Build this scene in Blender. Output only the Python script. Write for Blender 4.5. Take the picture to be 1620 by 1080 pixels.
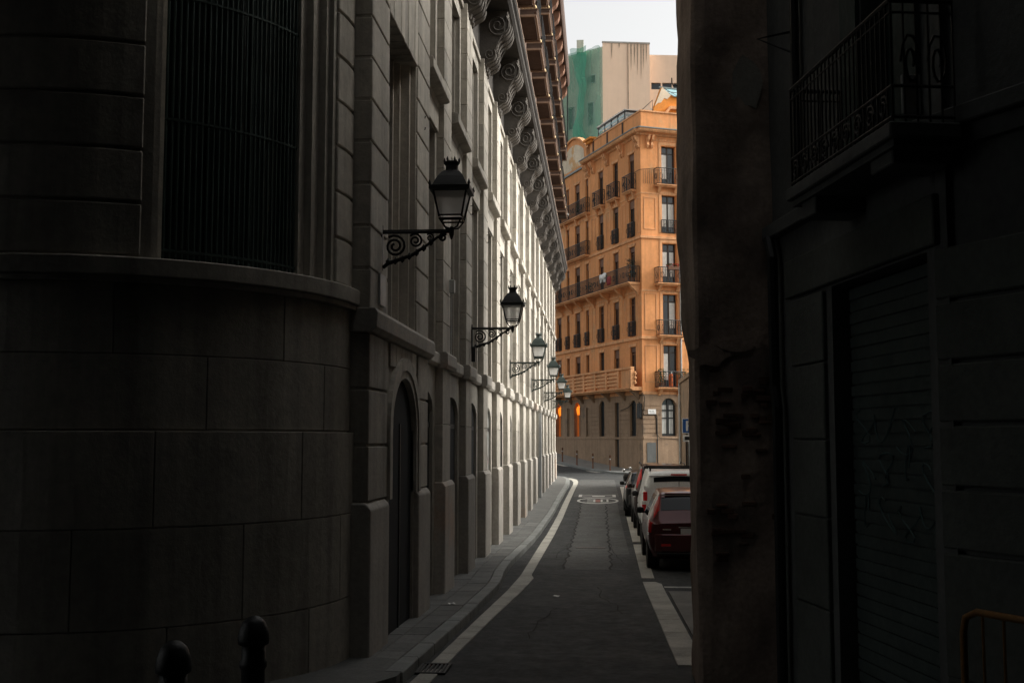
import bpy, math, random
from mathutils import Vector
random.seed(11)
for o_ in list(bpy.data.objects): bpy.data.objects.remove(o_)
sc = bpy.context.scene
COL = sc.collection
PI = math.pi
R = math.radians
# ------------------------------------------------------------------ camera
cd = bpy.data.cameras.new('camera'); cam = bpy.data.objects.new('camera', cd); COL.objects.link(cam)
cd.sensor_width = 36; cd.lens = 40; cd.clip_start = .05; cd.clip_end = 5000
cam.location = (0, 0, 2.1)
cam.rotation_euler = (R(90 + 4.9217), 0, R(4.4311))
sc.camera = cam
# ------------------------------------------------------------------ sky, sun, exposure
SUN_EL, SUN_AZ = 37, 80          # azimuth clockwise from +Y (the street direction)
w = bpy.data.worlds.new('World'); sc.world = w; w.use_nodes = True
nt = w.node_tree; nt.nodes.clear()
wo = nt.nodes.new('ShaderNodeOutputWorld'); bg = nt.nodes.new('ShaderNodeBackground')
sky = nt.nodes.new('ShaderNodeTexSky'); sky.sky_type = 'NISHITA'; sky.sun_disc = False
sky.sun_elevation = R(SUN_EL); sky.sun_rotation = R(SUN_AZ); sky.air_density = 1.0; sky.dust_density = 5.0; sky.ozone_density = 1.0
hs = nt.nodes.new('ShaderNodeHueSaturation'); hs.inputs['Saturation'].default_value = .14
tint = nt.nodes.new('ShaderNodeMix'); tint.data_type = 'RGBA'; tint.blend_type = 'MULTIPLY'; tint.inputs[0].default_value = 1
tint.inputs[7].default_value = (1, .985, .95, 1)
nt.links.new(sky.outputs[0], hs.inputs['Color']); nt.links.new(hs.outputs[0], tint.inputs[6]); nt.links.new(tint.outputs[2], bg.inputs[0])
bg.inputs[1].default_value = .102
nt.links.new(bg.outputs[0], wo.inputs[0])
sd = bpy.data.lights.new('sun', 'SUN'); sun = bpy.data.objects.new('sun', sd); COL.objects.link(sun)
sd.energy = 1.35; sd.angle = R(46); sd.color = (1, .94, .85)
_az, _el = R(SUN_AZ), R(SUN_EL)
sdir = Vector((math.sin(_az) * math.cos(_el), math.cos(_az) * math.cos(_el), math.sin(_el)))
sun.rotation_euler = sdir.to_track_quat('Z', 'Y').to_euler()
sun.location = (30, 20, 60)
sc.view_settings.view_transform = 'Standard'; sc.view_settings.look = 'None'
sc.view_settings.exposure = 1.42; sc.view_settings.gamma = 1; sc.view_settings.use_curve_mapping = False
sc.render.engine = 'CYCLES'
sc.cycles.max_bounces = 8; sc.cycles.diffuse_bounces = 5

# ------------------------------------------------------------------ materials
MATS = {}
def rgb(c): return (c[0], c[1], c[2], 1)
def mat(name, col, rough=.8, var=.2, scale=1.2, bump=.25, bscale=25, streak=0, rnd=0, col2=None, c2s=.6, c2t=.58, metal=0, spec=.3, coat=0, emis=None, estr=0, fine=.12):
    m = bpy.data.materials.new(name); m.use_nodes = True; MATS[name] = m
    n = m.node_tree.nodes; l = m.node_tree.links; p = n['Principled BSDF']
    p.inputs['Roughness'].default_value = rough; p.inputs['Metallic'].default_value = metal
    p.inputs['Specular IOR Level'].default_value = spec; p.inputs['Coat Weight'].default_value = coat
    geo = n.new('ShaderNodeNewGeometry')
    def noise(s, det=6, vec=None, rg=.6):
        t = n.new('ShaderNodeTexNoise'); t.inputs['Scale'].default_value = s; t.inputs['Detail'].default_value = det; t.inputs['Roughness'].default_value = rg
        l.new(vec or geo.outputs['Position'], t.inputs['Vector']); return t.outputs['Fac']
    def mr(x, a, b, c, d):
        q = n.new('ShaderNodeMapRange'); q.inputs[1].default_value = a; q.inputs[2].default_value = b; q.inputs[3].default_value = c; q.inputs[4].default_value = d
        l.new(x, q.inputs[0]); return q.outputs[0]
    def mul(a, b):
        q = n.new('ShaderNodeMath'); q.operation = 'MULTIPLY'; l.new(a, q.inputs[0])
        if isinstance(b, float): q.inputs[1].default_value = b
        else: l.new(b, q.inputs[1])
        return q.outputs[0]
    if var or col2 or streak or rnd:
        n1 = noise(scale)
        val = mr(n1, .3, .7, 1 - var, 1 + var)
        if fine: val = mul(val, mr(noise(scale * 14, 4), .3, .7, 1 - fine, 1 + fine))
        if streak:
            mp = n.new('ShaderNodeMapping'); mp.inputs['Scale'].default_value = (3.2, 3.2, .22); l.new(geo.outputs['Position'], mp.inputs['Vector'])
            val = mul(val, mr(noise(1.0, 5, mp.outputs[0]), .45, .72, 1.0, 1 - streak))
        if rnd:
            oi = n.new('ShaderNodeObjectInfo'); val = mul(val, mr(oi.outputs['Random'], 0, 1, 1 - rnd, 1 + rnd))
        cn = n.new('ShaderNodeRGB'); cn.outputs[0].default_value = rgb(col); c = cn.outputs[0]
        if col2:
            mx = n.new('ShaderNodeMix'); mx.data_type = 'RGBA'; l.new(mr(noise(c2s, 8, None, .65), c2t, c2t + .06, 0, 1), mx.inputs[0])
            l.new(c, mx.inputs[6]); mx.inputs[7].default_value = rgb(col2); c = mx.outputs[2]
        mm = n.new('ShaderNodeMix'); mm.data_type = 'RGBA'; mm.blend_type = 'MULTIPLY'; mm.inputs[0].default_value = 1
        l.new(c, mm.inputs[6]); cb = n.new('ShaderNodeCombineColor'); 
        for i in range(3): l.new(val, cb.inputs[i])
        l.new(cb.outputs[0], mm.inputs[7]); l.new(mm.outputs[2], p.inputs['Base Color'])
        if rough > .3: l.new(mr(noise(scale * 5, 4), .3, .7, max(rough - .12, .05), min(rough + .1, 1)), p.inputs['Roughness'])
    else:
        p.inputs['Base Color'].default_value = rgb(col)
    if bump:
        b = n.new('ShaderNodeBump'); b.inputs['Strength'].default_value = bump; b.inputs['Distance'].default_value = .02
        l.new(noise(bscale, 8, None, .7), b.inputs['Height']); l.new(b.outputs[0], p.inputs['Normal'])
    if emis:
        p.inputs['Emission Color'].default_value = rgb(emis); p.inputs['Emission Strength'].default_value = estr
    return m
mat('limestone', (.47, .44, .385), .85, .2, .8, .45, 16, streak=.38, rnd=.14, col2=(.36, .34, .30), c2s=.8, c2t=.56)
mat('limestone_wall', (.43, .405, .355), .85, .18, .7, .4, 16, streak=.4)
mat('plinth_stone', (.41, .385, .345), .85, .14, 1.4, .4, 16, streak=.2, rnd=.2, col2=(.40, .32, .26), c2s=.35)
mat('console_stone', (.13, .118, .105), .85, .2, 2, .4, 22)  # weathered stone, darkened further for the shade under the cornice
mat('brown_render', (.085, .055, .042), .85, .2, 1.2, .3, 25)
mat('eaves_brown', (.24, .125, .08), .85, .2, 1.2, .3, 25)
mat('cornice_shade', (.055, .05, .045), .9, .2, 2, .4, 22, streak=.2)  # aged stone, with the soffit shade darkened into its colour
mat('tan_trim', (.30, .205, .145), .8, .15, 1.5, .2, 25)
mat('orange_stucco', (.69, .305, .12), .85, .13, .35, .3, 20, streak=.2, col2=(.62, .33, .155), c2s=.4, c2t=.58, fine=.08)
mat('orange_trim', (.70, .355, .165), .8, .16, .8, .2, 25, streak=.35)
mat('orange_bright', (.72, .27, .05), .85, .2, .8, .25, 20, streak=.15)
mat('peeled_stucco', (.66, .56, .42), .85, .15, .8, .3, 20, col2=(.60, .36, .17), c2s=.9, c2t=.52)
mat('ground_stone', (.29, .20, .13), .85, .15, .8, .3, 20, streak=.25, col2=(.19, .14, .10), c2s=.6)
mat('pale_stucco', (.73, .54, .40), .9, .03, .1, .08, 8, streak=.05, fine=.03)
mat('net_wall', (.55, .56, .46), .9, .12, .5, .2, 10, streak=.2)
mat('stain', (.40, .31, .23), .95, .3, 1.5, .1, 20)
mat('asphalt', (.036, .039, .039), .82, .22, .9, .5, 140, col2=(.046, .049, .048), c2s=.35, c2t=.5, fine=.3)
mat('asphalt_patch', (.078, .08, .077), .85, .2, 1.2, .45, 120, fine=.3)
mat('tar', (.015, .015, .015), .95, .2, 4, .2, 60)
mat('pavement_slab', (.145, .148, .14), .8, .2, 2.2, .35, 60, rnd=.16, fine=.2)
mat('pavement_far', (.20, .195, .18), .85, .18, 2, .35, 50)
mat('kerb_stone', (.21, .22, .21), .75, .18, 3, .35, 60, rnd=.12)
mat('gutter_slab', (.40, .39, .345), .8, .2, 3, .4, 60, rnd=.13, fine=.2)
mat('paint_white', (.50, .50, .47), .75, .35, 6, .1, 60)
mat('paint_red', (.24, .10, .085), .7, .2, 6, .1, 60)
mat('earth', (.10, .095, .085), .9, .2, .3, .2, 8)
mat('iron', (.012, .013, .013), .5, .2, 8, .2, 60, spec=.4)
mat('iron_green', (.03, .045, .04), .5, .25, 8, .2, 60, spec=.4)
mat('dark_hole', (.01, .011, .012), .9, 0, bump=0)
mat('glass_dark', (.018, .024, .028), .08, 0, bump=0, spec=.55)
mat('glass_old', (.035, .05, .05), .12, 0, bump=0, spec=.5)
mat('wood_dark', (.045, .03, .02), .6, .2, 4, .2, 40)
mat('wood_brown', (.14, .065, .035), .6, .2, 4, .2, 40, rnd=.2)
mat('shutter_paint', (.03, .05, .045), .7, .3, 3, .2, 40)
mat('curtain', (.62, .62, .58), .9, .12, 6, 0)
mat('plaster_old', (.43, .335, .275), .92, .25, 1.6, .9, 9, streak=.25, col2=(.32, .25, .21), c2s=1.4, c2t=.54, fine=.2)
mat('plaster_pale', (.36, .34, .30), .92, .2, 2, .5, 20)
mat('rubble', (.15, .085, .06), .95, .3, 4, .6, 25, rnd=.3)
mat('render_grey', (.115, .12, .117), .9, .18, 1, .35, 22, streak=.15)
mat('stone_green', (.10, .108, .098), .88, .18, 1.4, .4, 22, rnd=.1)
mat('shop_shutter', (.07, .09, .085), .6, .2, 1.5, .2, 40, metal=.3)
mat('net_green', (.07, .36, .20), .9, .25, .5, .1, 20)
mat('net_pale', (.30, .40, .30), .9, .2, .5, .1, 20)
mat('roof_glass', (.25, .42, .45), .15, .1, 2, 0, spec=.5)
mat('zinc', (.17, .20, .20), .5, .2, 2, .1, 30, metal=.4)
mat('gold', (.7, .55, .3), .6, .15, 5, .1, 30)
mat('sign_blue', (.015, .09, .32), .4, 0, bump=0)
mat('sign_white', (.78, .78, .76), .4, 0, bump=0)
mat('plaque_grey', (.42, .43, .42), .5, .12, 5, .1, 40)
mat('yellow_paint', (.20, .09, .015), .45, .25, 6, .15, 60)
mat('car_red', (.085, .008, .009), .28, 0, bump=0, metal=.35, spec=.5, coat=.6)
mat('car_white', (.80, .82, .80), .35, .03, 3, 0, spec=.5, coat=.4)
mat('car_brown', (.045, .03, .028), .28, 0, bump=0, metal=.4, spec=.5, coat=.6)
mat('car_black', (.012, .013, .014), .28, 0, bump=0, metal=.2, spec=.5, coat=.6)
mat('car_glass', (.008, .012, .015), .05, 0, bump=0, spec=.32)
mat('black_plastic', (.012, .012, .012), .6, .1, 20, .1, 60)
mat('tyre', (.01, .01, .01), .85, .1, 20, .1, 60)
mat('chrome', (.7, .7, .7), .2, 0, bump=0, metal=1)
mat('alloy', (.35, .35, .36), .35, 0, bump=0, metal=.9)
mat('tail_red', (.55, .012, .012), .15, 0, bump=0, spec=.6, coat=.5)
mat('tail_clear', (.7, .68, .66), .15, 0, bump=0, spec=.6)
mat('leaf', (.05, .09, .03), .7, .3, 8, 0, rnd=.2)
mat('leaf_blue', (.03, .07, .06), .7, .3, 8, 0, rnd=.2)
mat('petal', (.5, .03, .03), .7, .2, 8, 0)
mat('cloth_white', (.75, .75, .72), .9, .08, 5, .1, 40)
mat('cloth_red', (.25, .04, .04), .9, .1, 5, .1, 40)
mat('gas_orange', (.62, .12, .02), .45, .1, 5, .1, 40)
mat('warm_glow', (.6, .2, .04), .6, .25, 5, 0, emis=(1, .22, .02), estr=.28)
mat('warm_drape', (.75, .22, .03), .8, .3, 7, .2, 30, emis=(1, .24, .015), estr=.45)
mat('graffiti_pale', (.35, .48, .45), .7, .3, 9, 0, col2=(.1, .16, .17), c2s=9, c2t=.5)
mat('graffiti_pink', (.45, .27, .27), .7, .3, 9, 0, col2=(.4, .38, .33), c2s=9, c2t=.5)
mat('graffiti_dark', (.07, .12, .12), .7, .2, 9, 0)
# translucent milky lamp pane
m = bpy.data.materials.new('lamp_pane'); m.use_nodes = True; MATS['lamp_pane'] = m
n = m.node_tree.nodes; l = m.node_tree.links; p = n['Principled BSDF']; p.inputs['Base Color'].default_value = (.9, .91, .89, 1); p.inputs['Roughness'].default_value = .25
tr = n.new('ShaderNodeBsdfTranslucent'); tr.inputs[0].default_value = (.97, .97, .95, 1); mx = n.new('ShaderNodeMixShader'); mx.inputs[0].default_value = .62
l.new(p.outputs[0], mx.inputs[1]); l.new(tr.outputs[0], mx.inputs[2])
tp = n.new('ShaderNodeBsdfTransparent'); m2 = n.new('ShaderNodeMixShader'); m2.inputs[0].default_value = .38
l.new(mx.outputs[0], m2.inputs[1]); l.new(tp.outputs[0], m2.inputs[2]); l.new(m2.outputs[0], n['Material Output'].inputs[0])
# debris netting: woven, see-through
def netting(name, col, alpha):
    m = bpy.data.materials.new(name); m.use_nodes = True; MATS[name] = m
    n = m.node_tree.nodes; l = m.node_tree.links; p = n['Principled BSDF']; p.inputs['Roughness'].default_value = .9
    g = n.new('ShaderNodeNewGeometry'); t = n.new('ShaderNodeTexNoise'); t.inputs['Scale'].default_value = .35; t.inputs['Detail'].default_value = 6
    mp = n.new('ShaderNodeMapping'); mp.inputs['Scale'].default_value = (1.6, 1.6, .35); l.new(g.outputs['Position'], mp.inputs[0]); l.new(mp.outputs[0], t.inputs['Vector'])
    r_ = n.new('ShaderNodeMapRange'); r_.inputs[1].default_value = .35; r_.inputs[2].default_value = .7; r_.inputs[3].default_value = alpha - .2; r_.inputs[4].default_value = alpha + .2
    l.new(t.outputs['Fac'], r_.inputs[0]); l.new(r_.outputs[0], p.inputs['Alpha']); p.inputs['Base Color'].default_value = rgb(col)
netting('net_light', (.22, .45, .33), .58)
netting('net_deep', (.08, .40, .26), .55)

# ------------------------------------------------------------------ mesh helpers
class MB:
    def __init__(s): s.v = []; s.f = []
    def add(s, vs, fs):
        b = len(s.v); s.v += [tuple(q) for q in vs]; s.f += [tuple(b + i for i in f) for f in fs]; return s
    def box(s, x0, x1, y0, y1, z0, z1):
        return s.add([(x0, y0, z0), (x1, y0, z0), (x1, y1, z0), (x0, y1, z0), (x0, y0, z1), (x1, y0, z1), (x1, y1, z1), (x0, y1, z1)],
                     [(0, 3, 2, 1), (4, 5, 6, 7), (0, 1, 5, 4), (1, 2, 6, 5), (2, 3, 7, 6), (3, 0, 4, 7)])
    def poly(s, pts): return s.add(pts, [tuple(range(len(pts)))])
    def prism(s, pts, ax, a0, a1):
        """extrude a 2D outline along x, y or z"""
        def q(a, b, c): return {'x': (c, a, b), 'y': (a, c, b), 'z': (a, b, c)}[ax]
        k = len(pts)
        vs = [q(a, b, a0) for a, b in pts] + [q(a, b, a1) for a, b in pts]
        return s.add(vs, [tuple(range(k))[::-1], tuple(range(k, 2 * k))] + [(i, (i + 1) % k, k + (i + 1) % k, k + i) for i in range(k)])
    def hexa(s, p):   # eight corners, bottom four then top four
        return s.add(p, [(0, 3, 2, 1), (4, 5, 6, 7), (0, 1, 5, 4), (1, 2, 6, 5), (2, 3, 7, 6), (3, 0, 4, 7)])
    def tube(s, pts, r, n=6, closed=False):
        P = [Vector(p) for p in pts]; k = len(P); vs = []; up = None
        for i in range(k):
            if closed: t = P[(i + 1) % k] - P[i - 1]
            else: t = P[min(i + 1, k - 1)] - P[max(i - 1, 0)]
            t.normalize()
            if up is None: up = Vector((0, 0, 1)) if abs(t.z) < .9 else Vector((1, 0, 0))
            a = t.cross(up)
            if a.length < 1e-4: a = t.cross(Vector((0, 1, 0)))
            a.normalize(); b = a.cross(t); b.normalize(); up = b
            rr = r[i] if isinstance(r, (list, tuple)) else r
            for j in range(n):
                h = 2 * PI * j / n; vs.append(P[i] + a * math.cos(h) * rr + b * math.sin(h) * rr)
        fs = []
        for i in range(k if closed else k - 1):
            for j in range(n):
                a0 = i * n + j; a1 = i * n + (j + 1) % n; b0 = ((i + 1) % k) * n + j; b1 = ((i + 1) % k) * n + (j + 1) % n
                fs.append((a0, a1, b1, b0))
        if not closed: fs += [tuple(range(n))[::-1], tuple(range((k - 1) * n, k * n))]
        return s.add(vs, fs)
    def lathe(s, prof, cx=0, cy=0, n=16, rot=0, sx=1, sy=1):
        vs = []; k = len(prof)
        for r, z in prof:
            for j in range(n):
                h = 2 * PI * j / n + rot; vs.append((cx + r * math.cos(h) * sx, cy + r * math.sin(h) * sy, z))
        fs = [(i * n + j, i * n + (j + 1) % n, (i + 1) * n + (j + 1) % n, (i + 1) * n + j) for i in range(k - 1) for j in range(n)]
        fs += [tuple(range(n))[::-1], tuple(range((k - 1) * n, k * n))]
        return s.add(vs, fs)
    def disc(s, c, axis, r0, r1, h0, h1, n=20):
        """ring or disc about the x axis direction: c centre, radii, thickness from h0 to h1"""
        pr = [(r0, h0), (r1, h0), (r1, h1), (r0, h1)]; vs = []
        for r, h in pr:
            for j in range(n):
                a = 2 * PI * j / n; q = (h, r * math.cos(a), r * math.sin(a))
                if axis == 'y': q = (q[1], q[0], q[2])
                vs.append((c[0] + q[0], c[1] + q[1], c[2] + q[2]))
        fs = [(i * n + j, i * n + (j + 1) % n, ((i + 1) % 4) * n + (j + 1) % n, ((i + 1) % 4) * n + j) for i in range(4) for j in range(n)]
        return s.add(vs, fs)
    def grid(s, rows):
        k = len(rows[0]); return s.add([p for r in rows for p in r], [(i * k + j, i * k + j + 1, (i + 1) * k + j + 1, (i + 1) * k + j) for i in range(len(rows) - 1) for j in range(k - 1)])
    def mesh(s, name, smooth=False):
        me = bpy.data.meshes.new(name); me.from_pydata(s.v, [], s.f); me.validate(); me.update()
        if smooth:
            for q in me.polygons: q.use_smooth = True
        return me
    def build(s, name, material, parent=None, bevel=0, smooth=False, seg=1):
        me = s.mesh(name, smooth); return obj(name, me, material, parent, bevel, seg)
def obj(name, me, material, parent=None, bevel=0, seg=1):
    if not me.materials: me.materials.append(MATS[material])
    o = bpy.data.objects.new(name, me); COL.objects.link(o)
    if parent: o.parent = parent
    if bevel:
        b = o.modifiers.new('bevel', 'BEVEL'); b.width = bevel; b.segments = seg; b.limit_method = 'ANGLE'; b.angle_limit = R(40)
    return o
def tag(o, label, cat, group=None):
    o['label'] = label; o['category'] = cat
    if group: o['group'] = group
    return o
def thing(name, label, cat, loc=(0, 0, 0), rz=0, group=None):
    o = bpy.data.objects.new(name, None); COL.objects.link(o); o.location = loc; o.rotation_euler = (0, 0, rz)
    o.empty_display_size = .3
    return tag(o, label, cat, group)
def struct(o): o['kind'] = 'structure'; return o
def copy_tree(o, parent=None):
    c = o.copy(); COL.objects.link(c); c.parent = parent
    for ch in o.children: copy_tree(ch, c)
    return c
def BOX(name, material, parent, *a, bevel=0): return MB().box(*a).build(name, material, parent, bevel)
def lerp(tab, y):
    if y <= tab[0][0]: return tab[0][1]
    for (a, va), (b, vb) in zip(tab, tab[1:]):
        if y <= b: return va + (vb - va) * (y - a) / (b - a)
    return tab[-1][1]
def holed(mb, u0, u1, z0, z1, holes, P, depth):
    """a wall face with openings; holes = (ua, ub, za, zb, rise); P(u, z, d) maps to space, d = depth into the wall"""
    us = sorted({u0, u1, *[h[0] for h in holes], *[h[1] for h in holes]}); zs = sorted({z0, z1, *[h[2] for h in holes], *[h[3] for h in holes]})
    for a, b in zip(us, us[1:]):
        zrun = None
        for c, d in zip(zs, zs[1:]):
            mu, mz = (a + b) / 2, (c + d) / 2
            if any(h[0] < mu < h[1] and h[2] < mz < h[3] for h in holes): continue
            mb.poly([P(a, c, 0), P(b, c, 0), P(b, d, 0), P(a, d, 0)])
    for h in holes:
        ua, ub, za, zb = h[:4]; rise = h[4] if len(h) > 4 else 0
        top = [(ua, zb), (ub, zb)]
        if rise:
            half = (ub - ua) / 2; mid = (ua + ub) / 2; N = 10; sp = zb - rise
            top = [(mid - half * math.cos(PI * i / N), sp + rise * math.sin(PI * i / N)) for i in range(N + 1)]
            for i in range(N):
                (p0, q0), (p1, q1) = top[i], top[i + 1]
                mb.poly([P(p0, q0, 0), P(p1, q1, 0), P(p1, zb, 0), P(p0, zb, 0)])
        out = [(ub, za)] + top[::-1] + [(ua, za)]
        out = [(ua, za)] + top + [(ub, za)]
        for i in range(len(out)):
            a, b = out[i], out[(i + 1) % len(out)]
            mb.poly([P(a[0], a[1], 0), P(b[0], b[1], 0), P(b[0], b[1], depth), P(a[0], a[1], depth)])
    return mb

# ------------------------------------------------------------------ ground, road, pavements
ZR = [(-80, -.05), (0, -.08), (6, -.12), (12, -.33), (20, -.52), (33, -.62), (40, -.58), (46, -.45), (56, -.30), (66, -.20), (74, -.18), (79, -.04), (84, .30), (90, .80), (140, 3.6)]
def zr(y): return lerp(ZR, y)
def zs(y): return zr(y) + .13
ys = [-80, -40, -10, 0, 3, 6, 9, 12, 16, 20, 26, 33, 36.5, 40, 43, 46, 51, 56, 61, 66, 72, 78, 84, 90, 110, 140]
g = MB(); g.grid([[(x, y, -1.2) for x in (-3000, 0, 3000)] for y in (-3000, 0, 3000)])
struct(g.build('ground', 'earth'))
g = MB(); g.grid([[(x, y, zr(y)) for x in (-60, -20, -6, -3, -1, 0, 1, 3, 6, 20, 60)] for y in ys])
struct(g.build('road', 'asphalt'))
road = bpy.data.objects['road']
# lines along the street as functions of distance
KERB = [(-10, -2.0), (11.8, -1.95), (16, -1.83), (20.5, -1.78), (22, -1.86), (24, -1.88), (30, -1.75), (42, -1.66), (58, -1.6), (64, -1.72), (67, -2.1), (69, -2.9), (69.6, -4), (69.7, -6)]
GUT_IN = [(-10, -1.95), (11, -1.92), (15, -1.80), (20.5, -1.62), (22.4, -1.57), (30, -1.57), (42, -1.52), (60, -1.45)]
GUT_OUT = [(-10, -1.7), (11, -1.72), (13.3, -1.66), (16, -1.56), (22.2, -1.27), (22.25, -1.36), (30, -1.34), (42, -1.30), (60, -1.22)]
def pieces(name, material, parent, fin, fout, y0, y1, ln, zf, thick, gap=.008, jit=.004, bevel=.006, rows=1):
    y = y0; k = 0
    while y < y1 - .05:
        ye = min(y + ln * random.uniform(.93, 1.07), y1)
        for r in range(rows):
            a, b = r / rows, (r + 1) / rows; dz = random.uniform(-jit, jit)
            def pt(f_, yy, zz):
                x = fin(yy) + (fout(yy) - fin(yy)) * f_; return (x, yy, zz)
            ga = gap / 2
            ya, yb = y + ga, ye - ga
            wa = max(abs(fout(ya) - fin(ya)), .05)
            fa, fb = a + ga / wa, b - ga / wa
            m_ = MB().hexa([pt(fa, ya, zf(ya) + dz - thick), pt(fb, ya, zf(ya) + dz - thick), pt(fb, yb, zf(yb) + dz - thick), pt(fa, yb, zf(yb) + dz - thick),
                            pt(fa, ya, zf(ya) + dz), pt(fb, ya, zf(ya) + dz), pt(fb, yb, zf(yb) + dz), pt(fa, yb, zf(yb) + dz)])
            m_.build(name, material, parent, bevel)
        y = ye; k += 1
def band(mb, fin, fout, yy, zf, low=.4):
    for a, b in zip(yy, yy[1:]):
        mb.hexa([(fin(a), a, zf(a) - low), (fout(a), a, zf(a) - low), (fout(b), b, zf(b) - low), (fin(b), b, zf(b) - low), (fin(a), a, zf(a)), (fout(a), a, zf(a)), (fout(b), b, zf(b)), (fin(b), b, zf(b))])
    return mb
kerbx = lambda y: lerp(KERB, y)
kback = lambda y: lerp(KERB, y) - .20
yy = [11.3 + i * (69.6 - 11.3) / 60 for i in range(61)]
pav = struct(band(MB(), lambda y: -2.72 if y < 66.8 else -8, lambda y: kerbx(y) - .02, [y for y in yy if y < 64], lambda y: zs(y) - .035).build('pavement', 'earth'))
pieces('paving_slab', 'pavement_slab', pav, lambda y: -2.70, kback, 11.4, 36, .62, zs, .06, rows=2)
band(MB(), lambda y: -2.70, kback, [36 + i for i in range(32)], zs, .06).build('paving', 'pavement_slab', pav)
band(MB(), lambda y: -12, kback, [67.0, 67.6, 68.2, 68.6, 69, 69.3, 69.5], zs, .3).build('paving', 'pavement_slab', pav)
pieces('kerb_stone', 'kerb_stone', pav, kback, kerbx, 11.3, 48, 1.0, lambda y: zs(y) + .004, .2, gap=.012, bevel=.015)
band(MB(), kback, kerbx, [48 + i for i in range(16)] + [64.5, 65.2, 66, 66.5, 67, 67.5, 68, 68.5, 69, 69.3, 69.55], lambda y: zs(y) + .004, .2).build('kerb', 'kerb_stone', pav)
# pavement round the curved corner of the stone building (cross street)
cp = MB()
arc = [(-5.4 + 3.6 * math.cos(R(t_)), 12.2 - 3.6 * math.sin(R(t_))) for t_ in range(0, 91, 6)]
arc = [(-1.97, 12.0)] + [(x, y) for x, y in arc if y < 11.2]
cp.add([(x, y, zs(y) - .001) for x, y in arc] + [(-20, arc[-1][1], zs(9)), (-20, 12.4, zs(12)), (-2.75, 12.4, zs(12))], [tuple(range(len(arc) + 3))])
cp.add([(x, y, zs(y) - .001) for x, y in arc] + [(x, y, zr(y) - .1) for x, y in arc], [(i, i + 1, len(arc) + i + 1, len(arc) + i) for i in range(len(arc) - 1)])
cp.build('paving', 'pavement_slab', pav)
# pale gutter slabs beside the kerb and along the parking lane
gut = struct(band(MB(), lambda y: lerp(GUT_IN, y), lambda y: lerp(GUT_OUT, y) - .01, [9, 12, 14, 16, 18, 20, 22], lambda y: zr(y) + .004, .05).build('gutter', 'gutter_slab'))
pieces('gutter_slab', 'gutter_slab', gut, lambda y: lerp(GUT_IN, y), lambda y: lerp(GUT_OUT, y), 11.0, 38, .58, lambda y: zr(y) + .014, .04, jit=.002, bevel=.004)
band(MB(), lambda y: lerp(GUT_IN, y), lambda y: lerp(GUT_OUT, y), [38 + i for i in range(23)], lambda y: zr(y) + .014, .04).build('gutter_run', 'gutter_slab', gut)
gb = MB()
curve = [(60, -1.45, -1.22), (63, -1.5, -1.24), (65.5, -1.68, -1.36), (67.5, -2.25, -1.7), (69.2, -3.1, -2.6), (69.9, -4, -3.8)]
for (a, i0, o0), (b, i1, o1) in zip(curve, curve[1:]):
    gb.hexa([(i0, a, zr(a) - .05), (o0, a + .3, zr(a) - .05), (o1, b + .3, zr(b) - .05), (i1, b, zr(b) - .05), (i0, a, zr(a) + .014), (o0, a + .3, zr(a) + .014), (o1, b + .3, zr(b) + .014), (i1, b, zr(b) + .014)])
gb.build('gutter_run', 'gutter_slab', gut)
GR_I = [(12, .82), (21.4, .76), (32, .84), (60, .98)]; GR_O = [(12, 1.13), (21.3, 1.10), (21.5, 1.0), (32, 1.08), (60, 1.2)]
gr = struct(band(MB(), lambda y: lerp(GR_I, y) + .01, lambda y: lerp(GR_O, y) - .01, [12.7, 16, 21], lambda y: zr(y) + .003, .05).build('parking_edge_strip', 'gutter_slab'))
pieces('edge_slab', 'gutter_slab', gr, lambda y: lerp(GR_I, y), lambda y: lerp(GR_O, y), 12.7, 21.5, .6, lambda y: zr(y) + .014, .04, jit=.002, bevel=.004)
for a, b in ((22.1, 25.4), (25.46, 29.8), (30.6, 35.0), (35.05, 40), (40.6, 47), (47.4, 58)):
    band(MB(), lambda y: lerp(GR_I, y), lambda y: lerp(GR_O, y), [a, (a + b) / 2, b], lambda y: zr(y) + .012, .04).build('edge_slab', 'gutter_slab', gr)
# pale raised patch and bay line by the parked cars, kerb and pavement on the right
rp = struct(band(MB(), lambda y: 1.15, lambda y: 3.0, [12.7, 15, 17.5, 20], lambda y: zr(y) + .03, .2).build('pavement_patch', 'pavement_far'))
struct(band(MB(), lambda y: 1.12, lambda y: 2.9, [20.72, 20.86], lambda y: zr(y) + .006, .02).build('bay_marking', 'paint_white'))
rk = struct(band(MB(), lambda y: 3.0, lambda y: 8, [20, 26, 33, 40, 46, 56, 66, 70], zs, .4).build('pavement_right', 'pavement_far'))
band(MB(), lambda y: 2.86, lambda y: 2.995, [20, 26, 33, 40, 46, 56, 66, 70], lambda y: zs(y) + .004, .3).build('kerb', 'kerb_stone', rk)
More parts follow.
